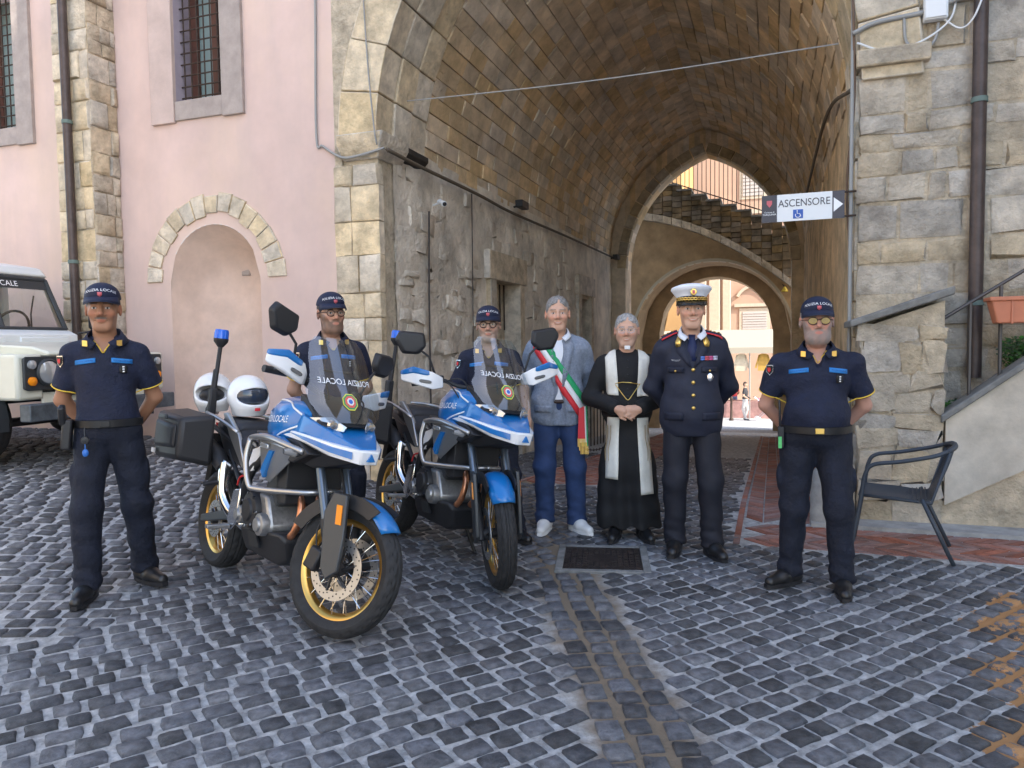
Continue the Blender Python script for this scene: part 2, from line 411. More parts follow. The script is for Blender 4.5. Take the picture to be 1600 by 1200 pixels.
for i in order[:300]:
    x,y,a,sx,sy=cobs[i]; o=bpy.data.objects.new('cobblestone',VME[i%14]); COL.objects.link(o); o.parent=GR
    o.location=(x,y,gz(x,y)); o.rotation_euler=(qr.uniform(-.03,.03),qr.uniform(-.03,.03),a); o.scale=(sx,sy,1)
mb=MB()
for i in order[300:]:
    x,y,a,sx,sy=cobs[i]; V,F=VAR[i%14]; ca,sa=math.cos(a),math.sin(a); g=gz(x,y)
    mb.add([(x+ca*p[0]*sx-sa*p[1]*sy,y+sa*p[0]*sx+ca*p[1]*sy,g+p[2]) for p in V],F)
tag(obj('cobblestones',mb,Mcob,GR,smooth=180,fix=False),None,kind='stuff')
# ---------------- herringbone brick pavement
mb=MB()
def herring(s0,s1,t0,t1,along):
    w=.15; p=.088; g=.008
    U0,U1,V0,V1=(t0,t1,s0,s1) if along=='t' else (s0,s1,t0,t1)
    nv=max(1,int(round((V1-V0)/w))); w=(V1-V0)/nv
    for j in range(nv):
        sg=w if j%2 else -w; u=U0+ (w if sg<0 else 0)
        while u<U1-max(sg,0)-p:
            q=[(u+g,V0+j*w+g*.7),(u+p-g,V0+j*w+g*.7),(u+sg+p-g,V0+(j+1)*w-g*.7),(u+sg+g,V0+(j+1)*w-g*.7)]
            P=[FW(b,a,0) if along=='t' else FW(a,b,0) for a,b in q]
            top=[(v.x,v.y,gz(v.x,v.y)+.004+rnd.uniform(-.002,.002)) for v in P]; bot=[(v[0],v[1],v[2]-.03) for v in top]
            mb.add(top+bot,[(0,1,2,3),(0,4,5,1),(1,5,6,2),(2,6,7,3),(3,7,4,0)]); u+=p
herring(-.9,-.06,-.7,12,'t'); herring(-3.3,-2.45,.7,12,'t'); herring(-.9,4,-1.42,-.76,'s')
PV=tag(obj('brick_pavement',mb,Mbrick,smooth=0),'red herringbone brick pavement strips along the archway','pavement',kind='structure')
mb=MB()
for (s0,s1,t0,t1) in ((-.96,-.915,-1.42,12),(-3.36,-3.315,.7,12),(-2.435,-2.39,.7,12)):
    t=t0
    while t<t1:
        P=[FW(*q,0) for q in ((s0,t+.004),(s1,t+.004),(s1,t+.236),(s0,t+.236))]; top=[(v.x,v.y,gz(v.x,v.y)+.01) for v in P]; bot=[(v[0],v[1],v[2]-.04) for v in top]
        mb.add(top+bot,[(0,1,2,3),(0,4,5,1),(1,5,6,2),(2,6,7,3),(3,7,4,0)]); t+=.24
obj('edging_bricks',mb,Mbrick,PV,smooth=0)['kind']='stuff'
mb=MB()
P=[FW(-.4,-.74,0),FW(5,-.74,0),FW(5,-.45,0),FW(-.4,-.45,0)]
mb.hull([(p.x,p.y,gz(p.x,p.y)+h) for p in P for h in (-.1,.03)])
tag(obj('cement_ledge',mb,mat('cement',(.36,.35,.33),.9,var=.25,scale=6,bump=.5,bscale=40)),'pale cement strip at the foot of the stair wall','pavement',kind='structure')
# ---------------- walls with openings
def wall(mb,s0,s1,z0,z1,t,holes,ns=14):
    """holes: (sa,sb,bottom,topfun)"""
    br=sorted(set([s0,s1]+[h[0]+(h[1]-h[0])*i/ns for h in holes for i in range(ns+1)]))
    br=[b for b in br if s0<=b<=s1]
    for a,b in zip(br,br[1:]):
        m=(a+b)/2; hs=sorted([h for h in holes if h[0]<m<h[1]],key=lambda h:h[2])
        za=zb=z0
        for h in hs:
            ba=h[2]
            if ba>z0: mb.add([FW(a,t,za),FW(b,t,zb),FW(b,t,ba),FW(a,t,ba)],[(0,1,2,3)])
            za=h[3](a); zb=h[3](b)
        mb.add([FW(a,t,za),FW(b,t,zb),FW(b,t,z1),FW(a,t,z1)],[(0,1,2,3)])
    return mb
def reveal(mb,outline,t0,t1):
    n=len(outline)
    for i in range(n-1):
        a,b=outline[i],outline[i+1]; mb.add([FW(a[0],t0,a[1]),FW(b[0],t0,b[1]),FW(b[0],t1,b[1]),FW(a[0],t1,a[1])],[(0,1,2,3)])
    return mb
def slab(mb,s0,s1,t0,t1,z0,z1): 
    return mb.hull([FW(s,t,z) for s in(s0,s1) for t in(t0,t1) for z in(z0,z1)])
def arcpts(cs,cz,r,n=16,a0=math.pi,a1=0): return [(cs+r*math.cos(a0+(a1-a0)*i/n),cz+r*math.sin(a0+(a1-a0)*i/n)) for i in range(n+1)]
def stone(name,m,parent,o,u,v,n,w,h,pr,q,ch=.018,deep=.1,jit=.006):
    """block: corner o, axes u (w) v (h), front proud by pr along n"""
    o=Vector(o); j=lambda a:q.uniform(-a,a)
    pts=[(0,0),(w,0),(w,h),(0,h)]; b=[o+u*x+v*y-n*deep for x,y in pts]
    md=[o+u*(x+j(jit))+v*(y+j(jit))+n*(pr*.35) for x,y in pts]
    f=[o+u*(x+(ch if x==0 else -ch)+j(jit*1.3))+v*(y+(ch if y==0 else -ch)+j(jit*1.3))+n*(pr+j(.007)) for x,y in pts]
    mb=MB(); mb.loft([b,md,f],True); return obj(name,mb,m,parent,smooth=50,bev=0)
def course(name,m,parent,o,u,v,n,W,Hh,hr,wr,pr,q,gap=.012,skip=None,jit=.008):
    z=0; 
    while z<Hh-.05:
        h=min(q.uniform(*hr),Hh-z)
        if Hh-z-h<hr[0]*.5: h=Hh-z
        x=0
        while x<W-.02:
            w=min(q.uniform(*wr),W-x)
            if W-x-w<wr[0]*.5: w=W-x
            if not(skip and skip(x+w/2,z+h/2)): stone(name,m,parent,Vector(o)+u*(x+gap/2)+v*(z+gap/2),u,v,n,w-gap,h-gap,q.uniform(*pr),q,jit=jit)
            x+=w
        z+=h
UZ=Vector((0,0,1))
# ---- pink building
PB=thing('pink_building','pink plastered building with barred windows and an arched niche','building',FW(-9,0,.4))
PB.matrix_world=Matrix.Identity(4); PB.location=(0,0,0)
NC,NZ,NR=-6.78,2.26,.64
ntop=lambda s:NZ+math.sqrt(max(0,NR*NR-(s-NC)**2))
W1=(-7.24,-6.56,4.33); W2=(-10.5,-9.78,4.33)
mb=MB(); wall(mb,-15,-5.13,-.3,9.5,0,[(NC-NR,NC+NR,-.3,ntop)]+[(a,b,z,lambda s:6.0) for a,b,z in (W1,W2)])
slab(mb,-15,-5.2,.6,12,7,9.4)
obj('wall',mb,Mpink,PB,smooth=20)
mb=MB(); nn=17; rings=[]
for i in range(nn):
    s=NC-NR+2*NR*i/(nn-1); zt=max(ntop(s),NZ+.001); ring=[]
    for k in range(13):
        z=-.3+(zt+.3)*k/12; dz=max(0,z-NZ); ring.append(FW(s,.62*math.sqrt(max(0,1-((s-NC)**2+dz*dz)/NR**2)),z))
    rings.append(ring)
mb.loft(rings,False,False); obj('niche',mb,Mpinkd,PB,smooth=60)
q=random.Random(11)
for i in range(15):       # niche arch stones
    a0=math.pi*(1-i/15)-.006; a1=math.pi*(1-(i+1)/15)+.006; ri,ro=.76+q.uniform(-.03,.03),.985+q.uniform(-.02,.02)
    mb=MB(); P=[(NC+r*math.cos(a),NZ+r*math.sin(a)) for r,a in ((ri,a0),(ro,a0),(ro,a1),(ri,a1))]
    mb.loft([[FW(s,.03,z) for s,z in P],[FW(s,-.012,z) for s,z in P],[FW(NC+(s-NC)*.995,-.022,NZ+(z-NZ)*.995) for s,z in P]],True); obj('arch_stone',mb,Mtuff,PB,smooth=40,bev=.008)
mb=MB(); slab(mb,NC-.10,NC+.02,.585,.63,2.36,2.5); obj('niche_plaque',mb,Mpeper,PB,bev=.01)
for (a,b,z) in (W1,W2):   # windows
    wn=thing('window',None,None); wn.parent=PB
    mb=MB(); reveal(mb,[(a,6),(a,z),(b,z),(b,6)],0,.32); obj('reveal',mb,mat('mauve_plaster',(.36,.31,.36),.9,var=.1),wn,smooth=0)
    mb=MB(); slab(mb,a-.34,a-.002,-.045,.02,z-.24,6.2); obj('jamb',mb,Mjamb,wn,bev=.006)
    mb=MB(); slab(mb,b+.002,b+.29,-.045,.02,z-.24,6.2); obj('jamb',mb,Mpeper,wn,bev=.006)
    mb=MB(); slab(mb,a,b,-.03,.3,z-.22,z); obj('sill',mb,Mpeper,wn,bev=.008)
    mb=MB(); slab(mb,a,b,.32,.36,z,6.1); obj('pane',mb,Mglass,wn)
    for x0,x1 in ((a,a+.09),((a+b)/2-.035,(a+b)/2+.035),(b-.05,b)):
        mb=MB(); slab(mb,x0,x1,.27,.315,z,6.1); obj('casement',mb,mat('brown_wood',(.11,.045,.03),.6,var=.2),wn)
    nb=7
    for i in range(nb):
        x=a+.05+(b-a-.1)*i/(nb-1); mb=MB(); mb.tube([FW(x,.1,z),FW(x,.1,6.1)],.009,6); obj('bar',mb,Miron,wn)
    for i in range(14):
        zz=z+.07+.128*i; mb=MB(); mb.tube([FW(a,.1,zz),FW(b,.1,zz)],.009,6); obj('bar',mb,Miron,wn)
# quoin pilaster
PS=-8.13; mb=MB(); slab(mb,PS-.53,PS-.012,-.38,.05,-.3,9.3); obj('pilaster_core',mb,Mmort,PB)
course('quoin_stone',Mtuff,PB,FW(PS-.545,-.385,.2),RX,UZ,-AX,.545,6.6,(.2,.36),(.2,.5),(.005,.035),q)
course('quoin_stone',Mtuffg,PB,FW(PS-.005,-.385,.2),AX,UZ,RX,.385,6.6,(.14,.3),(.13,.3),(.005,.03),q)  # side return in greyer stone: its weaker light is put into the colour
# ---- archway building (left pier, arch, vault, right pier)
AB=thing('stone_archway','old stone gateway with a deep vaulted passage','archway')
SP=3.62; RR=3.106; CL,CR=-4.6+RR,-RR
def prof(u,off=0.,hs=2.3,rise=3.0,cz=SP,cs=-2.3):
    r=(hs*hs+rise*rise)/(2*hs); cl=cs-hs+r; am=math.asin(rise/r)
    if u<=.5: a=math.pi-am*(u/.5); return (cl+(r+off)*math.cos(a),cz+(r+off)*math.sin(a))
    a=am*((1-u)/.5); return (2*cs-cl+(r+off)*math.cos(a),cz+(r+off)*math.sin(a))
def ptop(off,hs=2.3,rise=3.0,cz=SP,cs=-2.3):
    r=(hs*hs+rise*rise)/(2*hs); 
    def f(s):
        d=abs(s-cs)+r-hs; return cz+math.sqrt(max(0,(r+off)**2-d*d))
    return f
# front wall above and beside the arch
mb=MB(); ft=ptop(.44)
wall(mb,-5.13,5,-.6,9.5,.0,[(-5.04,.44,-.6,lambda s:max(ft(s),SP))],40)
slab(mb,-5.1,5,.1,12.2,7.2,9.5); slab(mb,.35,5,.1,12.2,-1.5,7.3); slab(mb,-5.2,-4.8,.1,12,-1.5,7.3)
obj('rubble_wall',mb,Mmort,AB,smooth=20)
q=random.Random(5)
mb=MB(); slab(mb,-5.12,-4.62,.02,.4,-.3,SP); obj('pier_core',mb,Mmort,AB)
mb=MB(); slab(mb,.0,.5,.004,.4,-.3,SP+2.2); obj('pier_core',mb,Mmort,AB)
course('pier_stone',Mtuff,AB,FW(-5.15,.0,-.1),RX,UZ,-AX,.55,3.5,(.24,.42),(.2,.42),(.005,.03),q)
nv=17
for i in range(nv):      # voussoirs of the front ring
    u0,u1=i/nv+.0008,(i+1)/nv-.0008
    P=[prof(u0),prof(u0,.46),prof((u0+u1)/2,.46),prof(u1,.46),prof(u1),prof((u0+u1)/2)]
    mb=MB(); jj=q.uniform(-.015,.015); mb.loft([[FW(s,.3,z) for s,z in P],[FW(s,-.02+jj,z) for s,z in P],[FW(s*.996+(-2.3)*.004,-.045+jj,z) for s,z in P]],True); obj('voussoir',mb,Mtuff,AB,smooth=30,bev=.012)
    # inner reveal stones
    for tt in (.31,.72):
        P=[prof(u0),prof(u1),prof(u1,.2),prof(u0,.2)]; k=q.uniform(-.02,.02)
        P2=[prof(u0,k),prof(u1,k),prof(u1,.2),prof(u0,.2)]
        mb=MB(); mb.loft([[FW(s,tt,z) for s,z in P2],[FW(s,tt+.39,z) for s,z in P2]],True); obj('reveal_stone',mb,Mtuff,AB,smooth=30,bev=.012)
mb=MB(); mb.hull([FW(s,t,z) for s,t,z in ((-5.06,-.1,3.6),(-4.52,-.1,3.6),(-5.02,-.02,3.44),(-4.6,-.02,3.44),(-5.06,.3,3.6),(-4.5,.5,3.6),(-5.02,.3,3.44),(-4.6,.5,3.44),(-5.06,-.1,3.7),(-4.5,-.1,3.7),(-5.06,.3,3.7),(-4.5,.5,3.7))]); obj('impost',mb,Mtuffg,AB,bev=.015)
mb=MB(); mb.hull([FW(s,t,z) for s,t,z in ((-4.6,.5,3.5),(-4.5,.5,3.6),(-4.5,1.0,3.6),(-4.6,1.0,3.5),(-4.6,.5,3.66),(-4.5,.5,3.66),(-4.5,1.0,3.66),(-4.6,1.0,3.66))]); obj('impost',mb,mat('black_wood',(.035,.03,.026),.8,var=.3),AB,bev=.01)
mb=MB(); mb.hull([FW(s,t,z) for s in (-.05,.5) for t in (-.1,.3) for z in (3.72,3.86)]); obj('impost',mb,Mtuffg,AB,bev=.015)
# vault backing and stones
mb=MB(); rings=[]
for k in range(25): rings.append([FW(*((lambda p:(p[0],.9+11.1*k/24,p[1]))(prof(i/40,.03)))) for i in range(41)])
mb.loft(rings,False,False); obj('vault_shell',mb,Mvault,AB,smooth=60)
cnt=0; rest=MB(); nu=40
for i in range(nu):
    t=1.12
    while t<11.9:
        L_=min(q.uniform(.3,.62),12-t); u0,u1=i/nu+.0006,(i+1)/nu-.0006; d=q.uniform(-.012,.016)
        P=[prof(u0,.1),prof(u1,.1),prof(u1,d),prof(u0,d)]
        rg=[[FW(s,t+.003,z) for s,z in P],[FW(s,t+L_-.003,z) for s,z in P]]
        if t<3.6 and cnt<290: cnt+=1; b_=MB(); b_.loft(rg,True); obj('vault_stone',b_,Mvault,AB,smooth=0,bev=.006)
        else: rest.loft(rg,True)
        t+=L_
obj('vault_stones',rest,Mvault,AB,smooth=0)['kind']='stuff'
# tunnel side walls, uneven old plaster
def rough(mb,s,sgn,t0,t1,z0,z1,amp,holes=[]):
    nt_,nz=int((t1-t0)/.14),int((z1-z0)/.14); k=len(mb.v)
    P=np.array([[t0+(t1-t0)*i/nt_,0,z0+(z1-z0)*j/nz] for i in range(nt_+1) for j in range(nz+1)])
    d=amp*(vnoise(P,3.1,1)+.7*vnoise(P,8,2)+.45*vnoise(P,19,3))
    mb.v+=[tuple(FW(s+sgn*(abs(x)*.9),p[0],p[2])) for p,x in zip(P,d)]
    for i in range(nt_):
        for j in range(nz):
            a=k+i*(nz+1)+j; tc,zc=P[i*(nz+1)+j][0]+.07,P[i*(nz+1)+j][2]+.07
            if any(h[0]<tc<h[1] and h[2]<zc<h[3] for h in holes): continue
            mb.f.append((a,a+1,a+nz+2,a+nz+1))
D1=(3.25,4.35,-.6,2.42); D2=(8.4,9.3,-1,2.5)
mb=MB(); rough(mb,-4.6,1,.3,12,-1.2,3.7,.036,[D1,D2]); obj('passage_wall',mb,Mplast,AB,smooth=60)
mb=MB(); rough(mb,0,-1,.3,12,-1.2,3.75,.02); obj('passage_wall',mb,mat('ochre_plaster',(.68,.53,.34),.95,var=.4,scale=2.2,bump=1,bscale=12,dist=.04),AB,smooth=60)
Mwood=mat('old_door_wood',(.08,.055,.04),.75,var=.3,scale=12)
for (t0,t1,z0,z1) in (D1,D2):
    dr=thing('doorway',None,None); dr.parent=AB
    mb=MB(); slab(mb,-4.95,-4.9,t0-.1,t1+.1,z0,z1+.1); obj('door',mb,Mwood,dr)
    mb=MB(); slab(mb,-4.9,-4.52,t0-.22,t0+.02,z0,z1+.02); obj('jamb',mb,Mtuffg,dr,bev=.01)
    mb=MB(); slab(mb,-4.9,-4.52,t1-.02,t1+.2,z0,z1+.02); obj('jamb',mb,Mtuffg,dr,bev=.01)
    mb=MB(); slab(mb,-4.9,-4.5,t0-.3,t1+.3,z1,z1+.42); obj('lintel',mb,Mtuffg,dr,bev=.015)
    for i in range(6):
        x=t0+.08+(t1-t0-.16)*i/5; mb=MB(); mb.tube([FW(-4.78,x,1.7),FW(-4.78,x,z1)],.012,6); obj('bar',mb,Miron,dr)
course('wall_stone',Mplast,AB,FW(-4.6,.35,-.2),AX,UZ,RX,8.3,3.7,(.12,.28),(.14,.42),(.0,.042),q,gap=.03,jit=.035,skip=lambda x,z:q.random()<.35 or 2.5<x<4.4 and z<3.1 or x>7.8)
# right pier stones (front face)
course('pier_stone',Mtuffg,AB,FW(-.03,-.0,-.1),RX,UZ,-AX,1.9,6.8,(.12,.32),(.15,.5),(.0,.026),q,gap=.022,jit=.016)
course('corner_stone',Mtuff,AB,FW(-.035,.04,-.1),AX,UZ,-RX,.5,3.8,(.25,.4),(.4,.5),(.0,.02),q)
# inner pointed arch at the far end
mb=MB(); f2=ptop(0,1.98,2.75,3.35,-2.25)
wall(mb,-4.8,.4,-1.6,7.3,11.8,[(-4.23,-.27,-1.6,lambda s:max(f2(s),3.35))],30)
ol=[(-4.23,-1.5)]+[prof(i/30,0,1.98,2.75,3.35,-2.25) for i in range(31)]+[(-.27,-1.5)]
reveal(mb,ol,11.8,12.6); wall(mb,-4.8,.4,-1.6,7.3,12.6,[(-4.23,-.27,-1.6,lambda s:max(f2(s),3.35))],30)
obj('inner_arch_wall',mb,Mvault,AB,smooth=40)
for i in range(22):
    u0,u1=i/22+.002,(i+1)/22-.002; P=[prof(u0,-.02,1.98,2.75,3.35,-2.25),prof(u0,.2,1.98,2.75,3.35,-2.25),prof(u1,.2,1.98,2.75,3.35,-2.25),prof(u1,-.02,1.98,2.75,3.35,-2.25)]
    mb=MB(); mb.loft([[FW(s,11.74,z) for s,z in P],[FW(s,12.0,z) for s,z in P]],True); obj('inner_voussoir',mb,mat('pale_arch_stone',(.34,.26,.16),.9,var=.3,bump=.5,isl=.2),AB,bev=.01)
# ---- staircase on arch behind the passage
SB=thing('stone_staircase','stone staircase descending over an arch beyond the passage','staircase')
Mbr=mat('brown_plaster',(.42,.29,.165),.92,var=.25,scale=2,bump=.4,bscale=20)
ft3=lambda s:1.56+math.sqrt(max(0,2.1**2-(s+2.3)**2)); stp=lambda s:5.95-(math.floor((s+3.95)/.385))*.166
mb=MB(); brk=sorted(set([-8,3]+[-3.95+.385*i for i in range(11)]+[-4.4+4.2*i/24 for i in range(25)]))
for a,b in zip(brk,brk[1:]):
    m_=(a+b)/2; zt=stp(max(-3.9,min(-.2,m_))); zt=zt if m_>-3.95 else 5.95
    z0a=ft3(a) if -4.41<m_<-.19 else -2.5; z0b=ft3(b) if -4.41<m_<-.19 else -2.5
    mb.hull([FW(a,13.95,z0a),FW(b,13.95,z0b),FW(a,13.95,zt-.3),FW(b,13.95,zt-.3),FW(a,15.4,z0a),FW(b,15.4,z0b),FW(a,15.4,zt-.3),FW(b,15.4,zt-.3)])
obj('wall',mb,Mbr,SB,smooth=0)
def halfarch(s): # rising arch under the steps
    x=(s+4.6)/4.4; return 4.93-.35*x-1.75*x*x
for i in range(17):
    for lay in range(7):
        a=-4.6+4.4*i/17; b=a+4.4/17-.01; m_=(a+b)/2; lo_,hi_=halfarch(m_)+.2,stp(max(-3.9,m_))-.02 if m_>-3.95 else 5.93
        if lay==0: z=[halfarch(a),halfarch(b),halfarch(b)+.19,halfarch(a)+.19]; mm=Mtuffg
        else:
            h=(hi_-lo_)/6; z0=lo_+h*(lay-1)+.006; z=[z0,z0,z0+h-.012,z0+h-.012]; mm=mat('mossy_stone',(.3,.22,.13),.95,var=.55,scale=2.5,bump=.8,isl=.3,col2=(.06,.05,.03))
        pr=13.72 if lay==0 else 13.8+q.uniform(-.02,.02)
        b_=MB(); b_.loft([[FW(a,14,z[0]),FW(b,14,z[1]),FW(b,14,z[2]),FW(a,14,z[3])],[FW(a,pr,z[0]),FW(b,pr,z[1]),FW(b,pr,z[2]),FW(a,pr,z[3])]],True); obj('stair_stone',b_,mm,SB,smooth=0,bev=.008)
for i in range(10):
    s=-3.95+.385*i; mb=MB(); slab(mb,s,s+.4,13.74,15.4,stp(s+.1)-.04,stp(s+.1)+.01); obj('step',mb,Mgrey,SB)
mb=MB(); 
for r0,r1,t0 in ((2.1,2.17,13.9),):
    ip,op=arcpts(-2.3,1.56,r0,30),arcpts(-2.3,1.56,r1,30)
    for i in range(30): mb.loft([[FW(*p) for p in ((ip[i][0],t0,ip[i][1]),(op[i][0],t0,op[i][1]),(op[i+1][0],t0,op[i+1][1]),(ip[i+1][0],t0,ip[i+1][1]))],[FW(*p) for p in ((ip[i][0],14.2,ip[i][1]),(op[i][0],14.2,op[i][1]),(op[i+1][0],14.2,op[i+1][1]),(ip[i+1][0],14.2,ip[i+1][1]))]],True)
obj('arch_rim',mb,mat('pale_rim',(.5,.43,.32),.9),SB,smooth=40)
mb=MB(); f4=lambda s:1.75+math.sqrt(max(0,1.62**2-(s+2.3)**2))
wall(mb,-6,2,-2.6,4.5,15.6,[(-3.92,-.68,-2.6,f4)],24); ol=[(-3.92,-2.5)]+arcpts(-2.3,1.75,1.62,24)+[(-.68,-2.5)]
reveal(mb,ol,15.6,16.6); wall(mb,-6,2,-2.6,4.5,16.6,[(-3.92,-.68,-2.6,f4)],24)
obj('inner_wall',mb,Mbr,SB,smooth=40)
RL=thing('stair_railing','thin iron railing of upright bars on the stair beyond the arch','railing')
for i in range(34):
    s=-3.9+3.75*i/33; mb=MB(); mb.tube([FW(s,14.05,stp(s)+.0),FW(s,14.05,stp(s)+1.5)],.011,5); obj('bar',mb,Miron,RL)
mb=MB(); mb.tube([FW(-4.2,14.05,6.22),FW(-.1,14.05,4.6)],.016,6); mb.tube([FW(-4.2,14.05,7.4),FW(-.1,14.05,5.7)],.018,6); obj('rail',mb,Miron,RL)
# ---- houses beyond
Mor=mat('orange_plaster',(.44,.25,.10),.9,var=.08,scale=1); Mpe=mat('peach_plaster',(.40,.275,.205),.9,var=.06,scale=1); Mcream=mat('cream_stone',(.43,.38,.30),.85,var=.08)
def house(name,label,m,s0,s1,t0,t1,z1,wins=[],shut=None,cor=None):
    h=thing(name,label,'house'); mb=MB(); slab(mb,s0,s1,t0,t1,-2.4,z1); obj('wall',mb,m,h)
    mb=MB(); slab(mb,s0-.3,s1+.3,t0-.3,t1+.3,z1,z1+.3); obj('roof',mb,mat('roof_tile',(.3,.15,.09),.9,var=.3),h)
    for (a,b,c,d) in wins:
        w_=thing('window',None,None); w_.parent=h
        mb=MB(); slab(mb,a-.18,b+.18,t0-.06,t0+.05,c-.18,d+.18); obj('frame',mb,Mcream,w_)
        n_=10
        for i in range(n_):
            mb=MB(); zz=c+(d-c)*i/n_; mb.hull([FW(s,t,z) for s in(a,b) for t,z in((t0-.1,zz),(t0-.07,zz+(d-c)/n_*.9),(t0-.06,zz),(t0-.06,zz+(d-c)/n_*.9))]); obj('slat',mb,shut or mat('grey_shutter',(.36,.34,.32),.7),w_)
    for zc in cor or []:
        mb=MB(); slab(mb,s0-.05,s1+.05,t0-.14,t0,zc,zc+.22); obj('cornice',mb,Mcream,h)
    return h
house('orange_house','orange plastered house seen above the stair',Mor,-16,-4.9,30,36,14,[(-6.6,-5.7,8.6,10.2)],cor=[8.2])
FH=house('peach_house','peach facade with cream pilasters and grey shuttered window behind the market',Mpe,-14,9,37,44,15,[(-2.3,-1.0,1.7,3.15),(-2.3,-1.2,9.6,11.6),(.8,1.9,9.6,11.6)],cor=[5.9,8.6])
for (a,b) in ((-4.9,-4.3),(-4.15,-3.55),(-3.4,-2.95),(-.35,.25),(.6,1.2),(-7,-6.2)):
    mb=MB(); slab(mb,a,b,36.85,37,-2.2,5.9); obj('pilaster',mb,Mcream,FH,bev=.03)
mb=MB(); 
for r0,r1 in ((.95,1.1),):
    ip,op=arcpts(-1.65,3.55,r0,14,math.pi*.86,math.pi*.14),arcpts(-1.65,3.55,r1,14,math.pi*.86,math.pi*.14)
    for i in range(14): mb.loft([[FW(ip[i][0],36.8,ip[i][1]),FW(op[i][0],36.8,op[i][1]),FW(op[i+1][0],36.8,op[i+1][1]),FW(ip[i+1][0],36.8,ip[i+1][1])],[FW(ip[i][0],37,ip[i][1]),FW(op[i][0],37,op[i][1]),FW(op[i+1][0],37,op[i+1][1]),FW(ip[i+1][0],37,ip[i+1][1])]],True)
slab(mb,-2.75,-.55,36.82,37,3.4,3.58); obj('pediment',mb,Mcream,FH,smooth=40)
# unseen building added on the right, out of frame, to shade the square
mb=MB(); mb.hull([(x,y,z) for x in (9,18) for y in (-14,2.6) for z in (-.5,20)])
TB=thing('shade_block','unseen ochre house added right of the square to shade it','house'); obj('wall',mb,mat('ochre_shade_block',(.5,.38,.26),.9,var=.1),TB)
for yy in (-11,-7,-3,1):
    for zz in (1.2,5,8.5,12):
        mb=MB(); mb.box((8.98,yy,zz+.8),(.06,1.1,1.7)); obj('window',mb,Mglass,TB)

TC=thing('bounce_block','unseen cream house added left of the square to bounce sunlight into it','house'); mb=MB(); mb.hull([(x,y,z) for x in (-21,-13) for y in (-20,4) for z in (-.5,12)]); obj('wall',mb,mat('bounce_block',(.66,.52,.36),.9,var=.08),TC)  # unseen house added on the left to bounce warm sunlight into the square
for yy in (-17,-13,-9,-5,-1):
    for zz in (1.2,5,8.5):
        mb=MB(); mb.box((-12.98,yy,zz+.8),(.06,1.1,1.7)); obj('window',mb,Mglass,TC)
# ================= people
Mskin=mat('skin',(.5,.3,.2),.5,vcol=True,bump=.08,bscale=160,dist=.002,spec=.35)
Mnavy=mat('navy_polo',(.007,.011,.032),.75,var=.25,scale=12,bump=.7,bscale=8,dist=.035)
Mtrs=mat('navy_trousers',(.007,.010,.022),.8,var=.3,scale=10,bump=.75,bscale=8,dist=.035)
Mboot=mat('black_leather',(.012,.012,.013),.35,bump=.2,bscale=60,spec=.6)
Mcapm=mat('navy_cap',(.008,.013,.04),.7,bump=.2,bscale=90,dist=.003)
Mbelt=mat('black_belt',(.01,.01,.011),.45); Mgold=mat('gold',(.75,.5,.14),.3,metal=.9); Myel=mat('yellow_piping',(.72,.48,.05),.6)
Mpatch=mat('blue_patch',(.02,.19,.52),.6); Mpatchd=mat('blue_patch_print',(.01,.05,.17),.6); Mwht=mat('white_cloth',(.78,.78,.77),.7,bump=.2,bscale=40)
Mred=mat('red_cloth',(.6,.03,.04),.6); Mgrn=mat('green_cloth',(.02,.33,.12),.6); Mlens=mat('clear_lens',(.9,.9,.9),.05,trans=.9,alpha=.35); Mtint=mat('amber_lens',(.26,.17,.035),.06,spec=.9)
Mfr=mat('dark_frame',(.03,.012,.01),.35); Msil=mat('silver',(.7,.7,.72),.25,metal=1)
def V3(*a): return np.array(a,float)
def hand(pr,w,d,nrm,side,curl=.5,sc=1.):
    """w wrist, d direction to the fingers, nrm back of the hand, side +1/-1 where the thumb is"""
    d=Vector(d).normalized(); n=Vector(nrm); n=(n-d*n.dot(d)).normalized(); x=d.cross(n)*side; w=Vector(w)
    P=lambda a,b,c: np.array(w+(d*a+x*b+n*c)*sc)
    pr.append(C(P(0,0,0),P(.05,0,0),.026*sc,.03*sc,k=.02))
    for i in range(4):
        b=(.032-.0215*i); pr.append(C(P(.02,b*.8,0),P(.085-.004*abs(i-1),b,0),.0125*sc,.011*sc,k=.012))
        L1=(.038,.043,.04,.032)[i]; L2=(.034,.04,.036,.028)[i]; a1=curl*.9; a2=curl*1.9
        k0=P(.085-.004*abs(i-1),b,0); k1=P(.085-.004*abs(i-1)+L1*math.cos(a1),b,-L1*math.sin(a1)); k2=P(.085-.004*abs(i-1)+L1*math.cos(a1)+L2*math.cos(a2),b,-L1*math.sin(a1)-L2*math.sin(a2))
        pr.append(C(k0,k1,.0098*sc,.0088*sc,k=.004)); pr.append(C(k1,k2,.0088*sc,.0075*sc,k=.004))
    pr.append(C(P(.015,.022,-.005),P(.05,.05,-.012),.014*sc,.012*sc,k=.012)); pr.append(C(P(.05,.05,-.012),P(.085,.052,-.02),.011*sc,.009*sc,k=.005))
